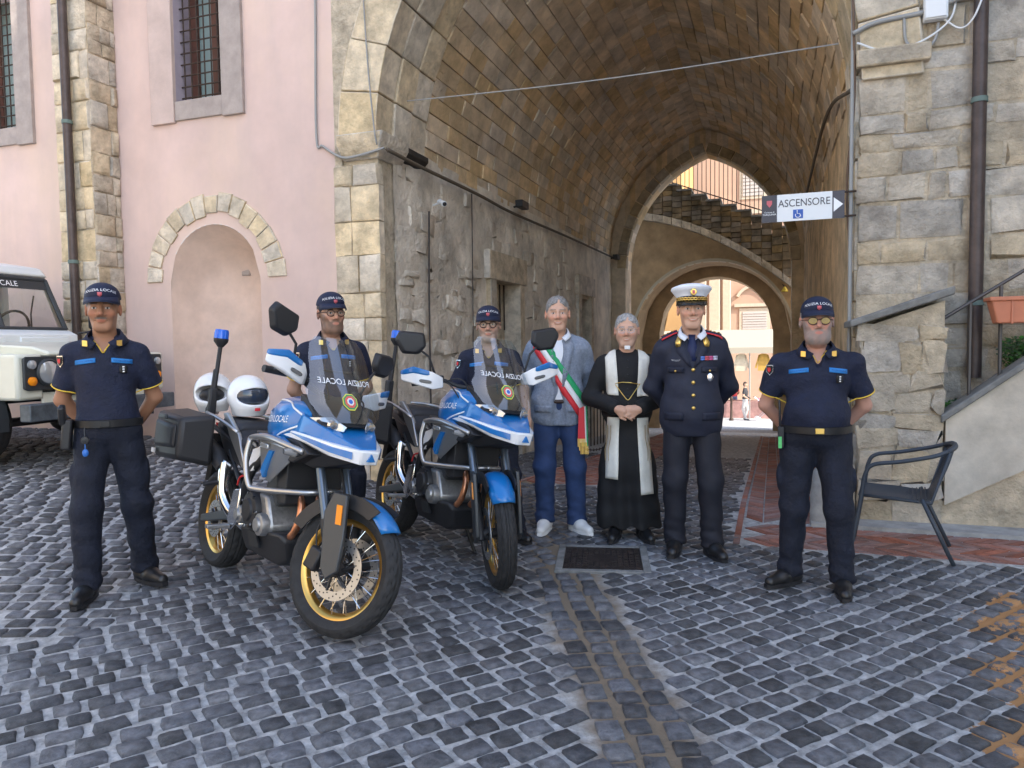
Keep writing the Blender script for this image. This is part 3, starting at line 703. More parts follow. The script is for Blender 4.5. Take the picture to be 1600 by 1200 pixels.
def make_head(skin,beard=None,moust=None,brow=(.05,.035,.025),smile=0,jaw=1.,wide=1.,old=0,seed=0):
    pr=[E((0,.018,.035),(.076*wide,.096,.088)),E((0,-.022,-.04),(.061*wide*jaw,.07,.075),k=.04),C((-.02*jaw,-.062,-.098),(.02*jaw,-.062,-.098),.022,k=.03),
        C((-.034,-.078,.022),(.034,-.078,.022),.0145,k=.018),C((0,-.089,.014),(0,-.113,-.026),.0085,.0135,k=.010),E((-.0125,-.097,-.032),.0095,k=.008),E((.0125,-.097,-.032),.0095,k=.008),
        E((-.037*wide,-.066,-.024),(.024,.022,.02),k=.03),E((.037*wide,-.066,-.024),(.024,.022,.02),k=.03),
        E((-.031,-.101,.003),(.0175,.016,.0105),k=.012,op='s'),E((.031,-.101,.003),(.0175,.016,.0105),k=.012,op='s'),
        E((-.031,-.0775,.002),.0125,k=.003),E((.031,-.0775,.002),.0125,k=.003),
        E((0,-.085,-.059),(.022+.006*smile,.011,.0055),k=.006),E((0,-.084,-.069),(.019+.005*smile,.011,.0065),k=.006),
        C((-.026-.005*smile,-.079,-.0635+.004*smile),(.026+.005*smile,-.079,-.0635+.004*smile),.0028,k=.004,op='s')]
    for sx in (-1,1): pr+= [E((sx*.079*wide,.012,-.004),(.009,.02,.033),k=.008),E((sx*.083*wide,.006,.0),(.008,.01,.018),k=.006,op='s')]
    pr+= [C((0,.02,-.06),(0,.03,-.17),.054,.058,k=.03)]
    if beard and beard[1]>0: pr+= [E((0,-.045,-.088),(.056*jaw*wide,.05,.045+beard[1]*.5),k=.03)]
    def post(D,ax):
        X,Y,Z=ax[0][:,None,None],ax[1][None,:,None],ax[2][None,None,:]
        if beard and beard[1]>0:
            m=np.clip((-.045-Z)/.02,0,1)*np.clip((.02-Y)/.02,0,1); D=D-m*beard[1]*.12*(1+.6*np.sin(X*260+Y*120)*np.sin(Z*230+Y*190))
        return D
    V,F=sdf(pr,.0036,lo=(-.1,-.135,-.19),hi=(.1,.13,.13),post=post)
    x,y,z=V.T; n=len(V); c=np.tile(np.array(skin),(n,1)); no=vnoise(V,70,seed)
    c*= (1+.06*no)[:,None]
    def blend(m,col,a=1.):
        nonlocal c; m=(np.clip(m,0,1)*a)[:,None]; c=c*(1-m)+np.array(col)*m
    fr=np.clip((-y-.02)/.03,0,1); ell=lambda cx,cz,rx,rz:1.6-1.6*np.sqrt(((x-cx)/rx)**2+((z-cz)/rz)**2)
    red=np.array(skin)*np.array([1.12,.8,.75])
    for s_ in (-1,1): blend(ell(s_*.04,-.028,.03,.025)*fr,red,.6); blend(ell(s_*.083,0,.02,.04)*(abs(x)>.074),red,.6)
    blend(ell(0,-.028,.02,.018)*fr,red,.6)
    if beard:
        g=np.clip((-.035-z-.25*np.clip(.05-abs(x),0,1)+.3*np.clip(.0-0,0,1))/.012,0,1)
        reg=np.clip((-.047-z+np.clip((abs(x)-.035)*1.6,0,.06))/.01,0,1)*np.clip((.035-y)/.015,0,1)*np.clip((z+.135)/.012,0,1)
        mo=ell(0,-.05,.034,.011)*fr*1.5; lip=np.clip(ell(0,-.064,.023,.010)*2,0,1)
        reg=np.clip(np.maximum(reg,mo),0,1)*(1-lip); blend(reg*(.85+.3*no),beard[0],beard[2])
    if moust: blend(ell(0,-.0505,.034,.0085)*fr*2.2,moust,.85)
    blend(ell(0,-.064,.024+.006*smile,.0105)*fr*1.6,np.array(skin)*np.array([.95,.55,.52]),.8)
    if smile: blend(ell(0,-.0635+.0,.021,.0032)*fr*3,(.6,.55,.48),.75)
    for s_ in (-1,1):
        blend((1-np.abs((z-.0245-.06*(.031-abs(x))*.5)/.0052))*2*(np.abs(x-s_*.033)<.021)*fr,brow,.85)
        blend(ell(s_*.031,.002,.0165,.0085)*fr*1.2,np.array(skin)*.45,.8)
        blend(ell(s_*.031,.0015,.0125,.0052)*fr*2.5,(.62,.59,.56)); blend(ell(s_*.031,.0018,.0062,.0062)*fr*3,(.02,.014,.01))
    if old:
        blend(np.clip(np.sin(z*900)*(z>.035),0,1)*fr,np.array(skin)*.7,.3*old)
        for s_ in (-1,1): blend((1-np.abs(x-s_*(.026+.35*(-.035-z)))/.003)*(z<-.03)*(z>-.07)*fr,np.array(skin)*.6,.5*old)
    return (V,F),np.concatenate([c,np.ones((n,1))],1)
class Drape:
    def __init__(s,o): s.b=BVHTree.FromPolygons([v.co[:] for v in o.data.vertices],[p.vertices[:] for p in o.data.polygons])
    def hit(s,o,d,off=.004):
        r=s.b.ray_cast(Vector(o),Vector(d).normalized())
        if r[0] is None: return None
        n=r[1]; n=n if n.dot(Vector(d))<0 else -n
        return r[0]+n*off
    def f(s,x,z,off=.004,back=False):
        return s.hit((x,1.5 if back else -1.5,z),(0,-1 if back else 1,0),off)
    def top(s,x,y,off=.004): return s.hit((x,y,2.5),(0,0,-1),off)
def strip(dr,rays,name,m,parent,off=.004,thick=.004):
    """rays: rows of ray tuples ('f',x,z)|('t',x,y)|('b',x,z)|('p',xyz)"""
    rows=[]
    for row in rays:
        r=[]
        for k,a,b in row:
            h=dr.f(a,b,off) if k=='f' else dr.top(a,b,off) if k=='t' else dr.f(a,b,off,True) if k=='b' else Vector(a)
            r.append(h)
        if all(h is not None for h in r): rows.append(r)
    if len(rows)<2: return None
    mb=MB(); n=len(rows[0]); mb.v=[tuple(p) for r in rows for p in r]
    mb.f=[(i*n+j,i*n+j+1,(i+1)*n+j+1,(i+1)*n+j) for i in range(len(rows)-1) for j in range(n-1)]
    o=obj(name,mb,m,parent,smooth=180,fix=False); s_=o.modifiers.new('s','SOLIDIFY'); s_.thickness=thick; s_.offset=0
    return o
def patch(dr,cx,cz,w,h,name,m,parent,off=.005,tilt=0,nx=4,nz=3,thick=.004):
    rows=[]
    for j in range(nz+1):
        rows.append([('f',cx+(w*(i/nx-.5)),cz+h*(j/nz-.5)+tilt*(w*(i/nx-.5))) for i in range(nx+1)])
    return strip(dr,rows,name,m,parent,off,thick)
def fold(amp,seed):
    def post(D,ax):
        X,Y,Z=ax[0][:,None,None],ax[1][None,:,None],ax[2][None,None,:]
        r=np.random.RandomState(seed); o=0
        for i in range(6):
            a,b,c=r.uniform(-28,28),r.uniform(-18,18),r.uniform(14,44); o=o+np.sin(a*X+b*Y+c*Z+r.rand()*6)
        return D+amp*o/2.4*np.ones_like(D)
    return post
SKIN_T=(.36,.185,.11); SKIN_F=(.56,.335,.235)
def person(label,loc,rz,h,kind,skin=SKIN_F,w=1.,bel=0.,feet=((-.14,0,0),(.14,0,0)),headkw={},yaw=0,tilt=0,cap=None,hair=None,glasses=None,arms='back',seed=0,boots=.15,group=None):
    rt=thing('person',label,'person',(loc[0],loc[1],gz(loc[0],loc[1])+.012),rz,group); S=h/1.75; rt.scale=(S,S,S)
    sh=[V3(-.172*w,.015,1.375),V3(.172*w,.015,1.375)]
    if arms=='back': el=[V3(-.245*w,.10,1.115),V3(.245*w,.10,1.115)]; wr=[V3(-.12*w,.2,.93),V3(.12*w,.2,.93)]
    elif arms=='side': el=[V3(-.26*w,.05,1.13),V3(.26*w,.05,1.13)]; wr=[V3(-.29*w,-.06,.89),V3(.29*w,-.02,.89)]
    elif arms=='front': el=[V3(-.275*w,.0,1.11),V3(.275*w,.0,1.11)]; wr=[V3(-.085,-.235,1.035),V3(.075,-.225,1.03)]
    # body: head, neck, arms, hands in one mesh
    hd,hc=make_head(skin,seed=seed,**headkw)
    Mh=Matrix.Translation((0,-.012,1.632))@Matrix.Rotation(R(yaw),4,'Z')@Matrix.Rotation(R(tilt),4,'X')@Matrix.Scale(1.09,4)
    m3=np.array(Mh.to_3x3()); hv=hd[0]@m3.T+np.array(Mh.translation)
    pa=[C((0,.02,1.50),(0,.03,1.40),.056,.07,k=.03),E((0,.0,1.395),(.085,.072,.08),k=.03),E((0,.02,1.28),(.15*w,.1,.17),k=.05),E((0,.01,1.02),(.14*w,.1,.14),k=.05)]
    for i in (0,1):
        pa+= [C(sh[i],el[i],.05*(.6+.4*w),.041,k=.03),C(el[i],wr[i],.042,.029,k=.02)]
        sx=-1 if i==0 else 1
        if arms=='back': hand(pa,wr[i],(-sx*.8,.15,-.5),(0,1,0),1 if i else -1,.6)
        elif arms=='side': hand(pa,wr[i],(0,-.1,-1),(sx,0,0),-sx if 0 else sx,.5)
        else: hand(pa,wr[i],(-sx*.9,-.12,-.33 if i==0 else -.1),(0,-1,.35),1 if i==0 else -1,.55)
    av,af=sdf(pa,.0085 if arms!='front' else .0045)
    no=vnoise(av,30,seed); ac=np.concatenate([np.array(skin)*(1+.07*no)[:,None]*np.array([1.0,.97,.95]),np.ones((len(av),1))],1)
    V,F=join([(hv,hd[1]),(av,af)]); sobj('body',(V,F),Mskin,rt,cols=np.concatenate([hc,ac]))
    hold=thing('head_wear',None,None) if False else None
    HP=lambda p: Mh@Vector(p)
    # hair
    if hair:
        hp=[E((0,.02,.037),(.0795*headkw.get('wide',1),.1,.0905 if not cap else .08),k=.01),PL((0,-.07,.072),(0,-.84,-.54)),PL((0,0,-.075),(0,0,-1))]
        def hpost(D,ax):
            X,Y,Z=ax[0][:,None,None],ax[1][None,:,None],ax[2][None,None,:]; return D+.0014*np.sin(X*260+2.5*np.sin(Y*50))+.0016*np.sin(Y*70+Z*60+X*30)+.004*np.sin(X*95+1)*np.clip((-.04-Y)/.03,0,1)
        v,f=sdf(hp,.004,lo=(-.1,-.12,-.09),hi=(.1,.14,.14),post=hpost); v=v@m3.T+np.array(Mh.translation)
        sobj('hair',(v,f),mat('hair_%d'%int(hair[0]*1000),hair,.55,var=.5,scale=90,bump=.5,bscale=260,dist=.003),rt)
    if cap=='base':
        cp=[E((0,.014,.05),(.086,.106,.082),k=.01),E((0,-.01,.078),(.074,.092,.058),k=.02),PL((0,0,.046),(0,.14,-1))]
        v,f=sdf(cp,.004,lo=(-.11,-.13,.02),hi=(.11,.14,.15)); co=sobj('cap',(v@m3.T+np.array(Mh.translation),f),Mcapm,rt)
        mb=MB(); top=[];bot=[]
        for j in range(5):
            rr=j/4; row=[]
            for i in range(13):
                a=R(-64+128*i/12); y0=-.104*math.cos(a)+.014; x0=.085*math.sin(a); ln=.074*max(0,math.cos(a*1.38))**.7
                row.append(HP((x0*(1+.06*rr),y0-ln*rr,.056-.014*rr*rr-1.9*x0*x0*rr-.01*rr)))
            top.append(row)
        mb.loft(top,False,False); b_=obj('visor',mb,Mcapm,co,smooth=180,fix=False); b_.parent=rt; b_.modifiers.new('s','SOLIDIFY').thickness=.006
        mb=MB(); mb.tube(top[-1],.0032,5); obj('visor_lit_edge',mb,mat('cap_edge_light',(.03,.042,.085),.6),rt,smooth=180)  # lighter tube paints a lit front edge on the visor
        dcap=Drape(co)
        def bend(x,y):
            th=x/.098; z=.093+y-2.0*x*x; dn=Vector((math.sin(th),-math.cos(th),.35)); a_=HP((.25*math.sin(th),.012-.25*math.cos(th),z)); b__=HP((0,.012,z)); h_=dcap.hit(a_,b__-a_,.0018)
            return h_ if h_ is not None else b__
        text('cap_lettering','POLIZIA LOCALE',.0185,Matrix.Identity(4),mat('white_thread',(.8,.8,.82),.6),rt,bend=lambda x,y:bend(x*1.12,y))
        mb=MB(); cs=[(-.009,.011),(.009,.011),(.009,-.004),(0,-.013),(-.009,-.004)]
        mb.v=[tuple(bend(x,y-.022)) for x,y in cs]; mb.f=[(0,1,2,3,4)]; o=obj('cap_badge',mb,mat('badge_red',(.55,.12,.14),.5),rt,fix=False); o.modifiers.new('s','SOLIDIFY').thickness=.004
    if cap=='peak':
        mb=MB(); prof=[(.086,.042),(.088,.075),(.108,.1),(.122,.118),(.118,.13),(.08,.145),(.002,.15)]; mb.lathe(prof,(0,0,0),'z',32)
        mb.v=[tuple(HP((x,y*1.12+.01,z+ (-y)*.10))) for x,y,z in mb.v]; obj('cap',mb,mat('white_cap',(.74,.76,.82),.6),rt,smooth=60)
        mb=MB(); mb.lathe([(.0875,.036),(.0895,.038),(.0905,.068),(.088,.07)],(0,0,0),'z',32); mb.v=[tuple(HP((x,y*1.12+.01,z+(-y)*.1))) for x,y,z in mb.v]; obj('cap_band',mb,Mcapm,rt,smooth=60)
        mb=MB(); rows=[]
        for j in range(5):
            rr=j/4; rows.append([HP((.09*math.sin(R(-74+148*i/12))*(1+.04*rr),-.1*math.cos(R(-74+148*i/12))+.01-.05*rr*math.cos(R(-74+148*i/12)*1.1),.047-.028*rr)) for i in range(13)])
        mb.loft(rows,False,False); o=obj('visor',mb,mat('patent_black',(.01,.01,.01),.15),rt,smooth=180,fix=False); o.modifiers.new('s','SOLIDIFY').thickness=.005
        mb=MB(); 
        for k in (0,1): mb.tube([HP((.092*math.sin(R(a)),-.1035*math.cos(R(a))+.008,.055+k*.011+.003*math.sin(a*.5+k*3))) for a in range(-76,77,4)],.0058,6)
        obj('gold_cord',mb,Mgold,rt,smooth=180)
        mb=MB(); mb.lathe([(.001,-.006),(.016,-.004),(.019,0),(.019,.004)],(0,0,0),'y',20); mb.v=[tuple(HP((x,y-.128,z*1.15+.098))) for x,y,z in mb.v]; b_=obj('cap_badge',mb,Mgold,rt)
        mb=MB(); mb.box((0,-.137,.098),(.016,.004,.02)); mb.v=[tuple(HP(v)) for v in mb.v]; obj('badge_shield',mb,mat('badge_red',(.55,.12,.14),.5),rt)
    if glasses:
        gm=glasses[0]; mb=MB(); yy=-.107
        for s_ in (-1,1):
            mb.tube([HP((s_*.032+.0235*math.cos(a*math.pi/10),yy+.006*abs(math.cos(a*math.pi/10)),.0+.0195*math.sin(a*math.pi/10))) for a in range(21)],glasses[2],6); mb.tube([HP((s_*.056,yy+.008,.006)),HP((s_*.08,-.02,.008)),HP((s_*.084,.02,.0))],glasses[2]*.9,5)
        mb.tube([HP((-.01,yy,.005)),HP((0,yy-.003,.008)),HP((.01,yy,.005))],glasses[2],6); obj('glasses',mb,gm,rt,smooth=180)
        for s_ in (-1,1):
            mb=MB(); mb.v=[tuple(HP((s_*.032+.023*math.cos(a*math.pi/8),yy+.004,.019*math.sin(a*math.pi/8)))) for a in range(16)]; mb.f=[tuple(range(16))]; obj('lens',mb,glasses[1],rt,fix=False)
    # feet and trousers
    tp=[E((0,.012,.955),(.17*w,.122*w+bel*.3,.12),k=.05)]
    loose=.012 if kind!='priest' else 0
    for (fx,fy,fa) in feet:
        sx=-1 if fx<0 else 1; hp_=V3(sx*.086*w,.012,.90); kn=V3(sx*.06+fx*.45,fy*.5-.025,.49); an=V3(fx,fy+.03,.06)
        tp+= [C(hp_,kn,.094*w,.068+loose,k=.04),C(kn,an,.068+loose,.056+loose,k=.04),C(an+V3(0,-.012,.02),an+V3(0,-.012,.06),.062+loose,.058+loose,k=.02)]
        if kind=='polo': tp+= [E(kn*.55+hp_*.45+V3(sx*.085*w,.01,0),(.012,.05,.085),k=.012)]
    tp+= [PL((0,0,1.0),(0,0,1)),PL((0,0,.05),(0,0,-1))]
    base=fold(.0032,seed+3)
    def tpost(D,ax):
        Z=ax[2][None,None,:]; X=ax[0][:,None,None]; Y=ax[1][None,:,None]
        return base(D,ax)+.0045*np.sin(Z*82+X*26+Y*18)*np.clip((.30-Z)/.2,0,1)+.002*np.sin(Z*60+X*30)*np.exp(-((Z-.5)/.08)**2)
    tm={'polo':Mtrs,'mayor':mat('blue_chinos',(.022,.045,.12),.8,var=.25,scale=9,bump=.5,bscale=22,dist=.01),'captain':mat('dark_dress_trousers',(.011,.012,.02),.75,bump=.3,bscale=20),'priest':Mblack}[kind]
    if kind!='priest': sobj('trousers',sdf(tp,.0105,post=tpost),tm,rt)
    for (fx,fy,fa) in feet:
        f=[C((0,.045,.04),(0,-.06,.045),.04,.043,k=.03),C((0,-.06,.04),(0.004,-.165,.03),.045,.034,k=.03),C((0,.03,.05),(0,.03,max(.1,boots)),.047,.05,k=.03),PL((0,0,0),(0,0,-1)),PL((0,0,max(.1,boots)),(0,0,1))]
        v,fc=sdf(f,.007); a=R(fa); v=np.stack([v[:,0]*math.cos(a)-v[:,1]*math.sin(a)+fx,v[:,0]*math.sin(a)+v[:,1]*math.cos(a)+fy,v[:,2]],1)
        so=sobj('shoe',(v,fc),Mboot if kind!='mayor' else mat('white_sneaker',(.72,.72,.7),.6,bump=.2),rt)
        mb=MB(); ol=[(.043*math.cos(t)*(1 if math.sin(t)>0 else 1),.045+.042*math.sin(t)) for t in [math.pi*i/8 for i in range(9)]]+[(-.047,-.06),(-.038,-.15),(-.015,-.198),(.02,-.2),(.042,-.15),(.048,-.06)]
        mb.loft([[(x*math.cos(a)-y*math.sin(a)+fx,x*math.sin(a)+y*math.cos(a)+fy,z) for x,y in ol] for z in (-.004,.02)],True); obj('sole',mb,Mblack if kind!='mayor' else Mwht,so)
    # upper clothes
    up=[E((0,.012,1.28),(.172*w,.122*w,.19),k=.05),C((-.095*w,.02,1.38),(.095*w,.02,1.38),.07,k=.05),E((0,-.004-bel*.6,1.07),(.163*w,.118*w+bel,.17),k=.06),E((0,.012,.985),(.17*w,.123*w+bel*.5,.09),k=.04)]
    for s_ in (-1,1): up.append(C((0,.028,1.455),(s_*.13*w,.02,1.39),.05,.055,k=.03))
    if kind=='polo':
        se=[]
        for i in (0,1):
            dv=(el[i]-sh[i]); dv/=np.linalg.norm(dv); e=sh[i]+dv*.205; se.append((e,dv)); up.append(C(sh[i],sh[i]+dv*.3,.066*(.5+.5*w),.072*(.5+.5*w),k=.03,cut=[(e,dv)]))
        up+= [C((0,-.012,1.60),(0,-.035,1.475),.058,.05,k=.006,op='s'),C((0,-.058,1.48),(0,-.1,1.372),.046,.012,k=.005,op='s'),PL((0,0,.985),(0,0,-1))]
        so=sobj('polo_shirt',sdf(up,.0095,post=fold(.0038,seed)),Mnavy,rt); dr=Drape(so)
        for e,dv in se:
            c_=Vector(e-dv*.006); d_=Vector(dv); u_=d_.orthogonal().normalized(); v_=d_.cross(u_); rr=.0725*(.5+.5*w)
            pts=[]
            for i in range(25):
                dd=u_*math.cos(i*math.pi/12)+v_*math.sin(i*math.pi/12); hh=dr.b.ray_cast(c_+dd*.2,-dd,.2); pts.append(hh[0]+dd*.001 if hh[0] is not None else c_+dd*rr)
            mb=MB(); mb.tube(pts,.0042,5); obj('sleeve_piping',mb,Myel,rt,smooth=180)
        # collar leaves and placket
        for s_ in (-1,1):
            P=[(s_*.03,-.118,1.44),(s_*.078,-.062,1.475),(s_*.073,.03,1.515),(s_*.02,.082,1.525)]; Q=[(s_*.055,-.128,1.405),(s_*.112,-.07,1.43),(s_*.112,.03,1.455),(s_*.03,.105,1.465)]
            mb=MB(); mb.loft([curve(P,4),curve(Q,4)],False,False); o=obj('collar',mb,Mnavy,rt,smooth=180,fix=False); o.modifiers.new('s','SOLIDIFY').thickness=.007
            hs=[dr.f(s_*x,z,.004) for x,z in ((.05,1.45),(.034,1.43),(.018,1.405),(.003,1.38))]; hs=[h_ for h_ in hs if h_ is not None]
            if len(hs)>1: mb=MB(); mb.tube(hs,.0035,5); obj('collar_piping',mb,Myel,rt,smooth=180)
            mb=MB(); mb.hull([Vector((s_*(.085+dx),-.104+dx*.3+dy,1.437+dz+dx*.1)) for dx in (-.012,.014) for dz in (-.016,.016) for dy in (0,-.006)]); obj('collar_tab',mb,Mgold,rt)
        for s_,txt,lw in ((-1,"CITTA' DI TARQUINIA",.105),(1,'POLIZIA LOCALE',.1)):
            po=patch(dr,s_*.092*w,1.335,lw,.026,'name_patch',Mpatch,rt,.004,tilt=-s_*.12)
            if po:
                c0=dr.f(s_*.092*w,1.335,.0075); c1=dr.f(s_*.092*w+.03,1.335-s_*.0036,.0075); c2=dr.f(s_*.092*w,1.345,.0075)
                if c0 and c1 and c2:
                    xx=(c1-c0).normalized(); zz=(c2-c0); zz=(zz-xx*zz.dot(xx)).normalized(); text('patch_lettering',txt,.0125 if s_>0 else .0098,frame(c0,xx,zz,xx.cross(zz)),Mpatchd,rt)
        patch(dr,.098*w,1.288,.036,.044,'rank_badge',mat('badge_black',(.01,.01,.01),.5),rt,.005); 
        for k in range(3): patch(dr,.098*w,1.275+.013*k,.009,.008,'badge_star',Mwht,rt,.009,nx=1,nz=1)
        e=sh[0]*.45+el[0]*.55*1.0; mb=MB()
        hh=dr.b.ray_cast(Vector((-.6,-.25,1.34)),Vector((.6-.2*w,.25,0)).normalized())
        if hh[0] is not None:
            n_=hh[1].normalized(); x_=Vector((0,0,1)).cross(n_).normalized(); z_=n_.cross(x_); cs=[(-.026,.03),(.026,.03),(.026,-.01),(0,-.036),(-.026,-.01)]
            for sc_,of,mm in ((1,.003,Msil),(.8,.006,mat('badge_black',(.01,.01,.01),.5)),(.45,.009,Mred)):
                mb=MB(); mb.v=[tuple(hh[0]+n_*of+x_*x*sc_+z_*z*sc_) for x,z in cs]; mb.f=[(0,1,2,3,4)]; obj('arm_badge',mb,mm,rt,fix=False)
        # belt
        mb=MB(); dt=Drape(rt.children[[c.name.split('.')[0] for c in rt.children].index('trousers')]); ring=[]
        for i in range(40):
            a=2*math.pi*i/40; d_=Vector((math.cos(a),math.sin(a),0)); hh=dr.b.ray_cast(Vector((0,0,1.0))+d_*.6,-d_); ring.append((hh[0]+d_*.004) if hh[0] is not None else Vector((0,0,1))+d_*.17)
        rings=[[Vector((p.x,p.y,z))*1 + Vector((p.x,p.y,0)).normalized()*o_ for p in ring] for z,o_ in ((.962,.0),(.964,.006),(1.004,.006),(1.006,0))]
        mb.loft(rings,False,True); obj('belt',mb,Mbelt,rt,smooth=60)
        bp=ring[30]; mb=MB(); mb.box((bp.x,bp.y-.008,.984),(.05,.008,.034)); obj('buckle',mb,Mgold if w>1.1 else Mbelt,rt,bev=.003)
        return rt,dr,ring
    if kind in('mayor','captain'):
        shirt=list(up); shirt+= [PL((0,0,.98),(0,0,-1))]
        so=sobj('shirt',sdf(shirt,.011),mat('white_shirt',(.72,.74,.78),.75,bump=.25,bscale=25),rt); ds=Drape(so)
        g=.016
        ja=[dict(p) for p in up]
        for p in ja:
            if p['t']=='e': p['r']=tuple(x+g for x in p['r'])
            else: p['r']+=g*.8; p['r2']+=g*.8
        ja+= [C((0,.012,.95),(0,.012,.80),.12,.12,k=.08)] if 0 else []
        ja+= [E((0,.01,.90),(.188*w+.012,.145*w+bel*.6,.2),k=.08)]
        for i in (0,1): ja+= [C(sh[i],el[i],.07*(.5+.5*w),.06,k=.04),C(el[i],wr[i],.06,.046,k=.03)]
        zb=.80 if kind=='mayor' else .79
        ja+= [C((0,-.0,1.62),(0,-.03,1.475),.062,.056,k=.006,op='s')]
        if kind=='mayor': ja+= [C((0,-.10,1.47),(0,-.15,1.3),.054,.042,k=.006,op='s'),C((0,-.15,1.3),(0,-.158,1.05),.042,.034,k=.006,op='s'),C((0,-.158,1.05),(0,-.165,.74),.034,.085,k=.006,op='s')]
        else: ja+= [C((0,-.10,1.475),(0,-.152,1.29),.056,.014,k=.006,op='s'),C((0,-.178,1.27),(0,-.178,.75),.0,.006,k=.004,op='s')]
        ja+= [PL((0,0,zb),(0,0,-1))]
        jm=mat('grey_blue_linen',(.22,.255,.32),.85,var=.22,scale=60,bump=.6,bscale=9,dist=.03) if kind=='mayor' else mat('dark_dress_tunic',(.014,.017,.034),.7,var=.2,scale=14,bump=.25,bscale=30)
        jo=sobj('jacket',sdf(ja,.0105,post=fold(.0032,seed)),jm,rt); dj=Drape(jo)
        for s_ in (-1,1):   # lapels
            if kind=='mayor': L=[(.055,1.46,.09,1.455),(.05,1.40,.115,1.39),(.042,1.32,.10,1.31),(.034,1.22,.07,1.2),(.026,1.1,.034,1.09)]
            else: L=[(.055,1.465,.085,1.46),(.05,1.42,.115,1.405),(.04,1.36,.10,1.35),(.022,1.30,.05,1.285),(.008,1.255,.015,1.25)]
            strip(dj,[[('f',s_*a,z),('f',s_*(a+c)/2,(z+z2)/2),('f',s_*c,z2)] for a,z,c,z2 in L],'lapel',jm,rt,.007,.005)
            mb=MB(); P=[(s_*.028,-.105,1.452),(s_*.066,-.06,1.485),(s_*.064,.03,1.525),(s_*.02,.08,1.53)]; Q=[(s_*.052,-.135,1.425),(s_*.09,-.075,1.455),(s_*.085,.03,1.485),(s_*.03,.1,1.49)]
            mb.loft([curve(P,4),curve(Q,4)],False,False); o=obj('shirt_collar',mb,mat('white_shirt'),rt,smooth=180,fix=False); o.modifiers.new('s','SOLIDIFY').thickness=.006
            patch(dj,s_*.115*w,.93,.115,.05,'pocket_flap',jm,rt,.005)
        return rt,dj,ds
    if kind=='priest':
        ca=[dict(p) for p in up]
        for p in ca:
            if p['t']=='e': p['r']=tuple(x+.014 for x in p['r'])
        ca+= [C((0,.012,1.0),(0,.012,.55),.15,.175,k=.08),C((-.07,.012,.6),(-.1,.0,.1),.14,.155,k=.06),C((.07,.012,.6),(.1,.0,.1),.14,.155,k=.06)]
        for i in (0,1): ca+= [C(sh[i],el[i],.068,.066,k=.04),C(el[i],wr[i]*.86+el[i]*.14,.066,.06,k=.03)]
        ca+= [C((0,.0,1.6),(0,-.01,1.5),.06,.056,k=.006,op='s'),PL((0,0,.09),(0,0,-1))]
        b2=fold(.004,seed)
        def cpost(D,ax):
            X,Y,Z=ax[0][:,None,None],ax[1][None,:,None],ax[2][None,None,:]; return b2(D,ax)+.011*np.sin(X*42+1.3*np.sin(Z*3))*np.clip((.95-Z)/.4,0,1)
        co=sobj('cassock',sdf(ca,.0105,post=cpost),mat('black_cassock',(.008,.008,.009),.8,bump=.3,bscale=25),rt); return rt,Drape(co),None
# --- the seven people
o1,d1,rg=person('officer in navy polo with grey moustache standing in front of the jeep',(-2.36,4.28),R(22),1.77,'polo',skin=SKIN_T,w=.98,feet=((-.13,-.1,-12),(.15,.12,35)),headkw=dict(moust=(.09,.08,.07),old=.6,jaw=.97),cap='base',seed=1,hair=(.12,.11,.1))
mb=MB(); mb.box((-.2,-.05,.93),(.05,.075,.17),Matrix.Rotation(.1,3,'Y')); mb.box((-.215,-.075,1.04),(.035,.06,.11),Matrix.Rotation(.35,3,'X')); obj('holster',mb,Mblack,o1,bev=.01)
mb=MB(); mb.lathe([(.001,-.012),(.02,-.01),(.022,.0),(.02,.01)],(-.1,-.145,.9),'y',16); mb.tube([(-.1,-.14,.97),(-.1,-.15,.92)],.004,5); obj('key_ring',mb,Mblack,o1)
mb=MB(); mb.sph((-.1,-.15,.83),(.016,.01,.022)); mb.tube([(-.1,-.15,.88),(-.1,-.152,.84)],.003,5); obj('key_fob',mb,mat('fob_blue',(.03,.15,.5),.4),o1)
o2,_,_=person('bearded officer in glasses and cap standing behind the nearer motorcycle',(-1.28,5.25),R(22),1.81,'polo',w=1.03,skin=(.5,.3,.21),headkw=dict(beard=((.05,.032,.022),.006,.75)),cap='base',glasses=(Mfr,Mlens,.0028),seed=2,yaw=8,hair=(.03,.02,.015))
o3,_,_=person('officer in round glasses and cap standing behind the farther motorcycle',(-.17,5.55),R(0),1.72,'polo',w=1.0,skin=(.5,.32,.24),feet=((-.12,.05,-10),(.19,-.1,30)),headkw=dict(beard=((.28,.24,.21),0,.45),old=.5),cap='base',glasses=(Mfr,Mlens,.0035),seed=3,arms='side',boots=.3,hair=(.2,.19,.18))
o4,dj,ds=person('smiling man in grey-blue jacket with a tricolour sash and white sneakers',(.36,5.72),R(-2),1.81,'mayor',w=1.04,feet=((-.11,0,-14),(.13,-.02,28)),headkw=dict(smile=1,old=.4,wide=1.02,brow=(.2,.16,.12)),hair=(.2,.18,.16),seed=4,boots=.1)
sash=thing('sash',None,None); sash.parent=o4
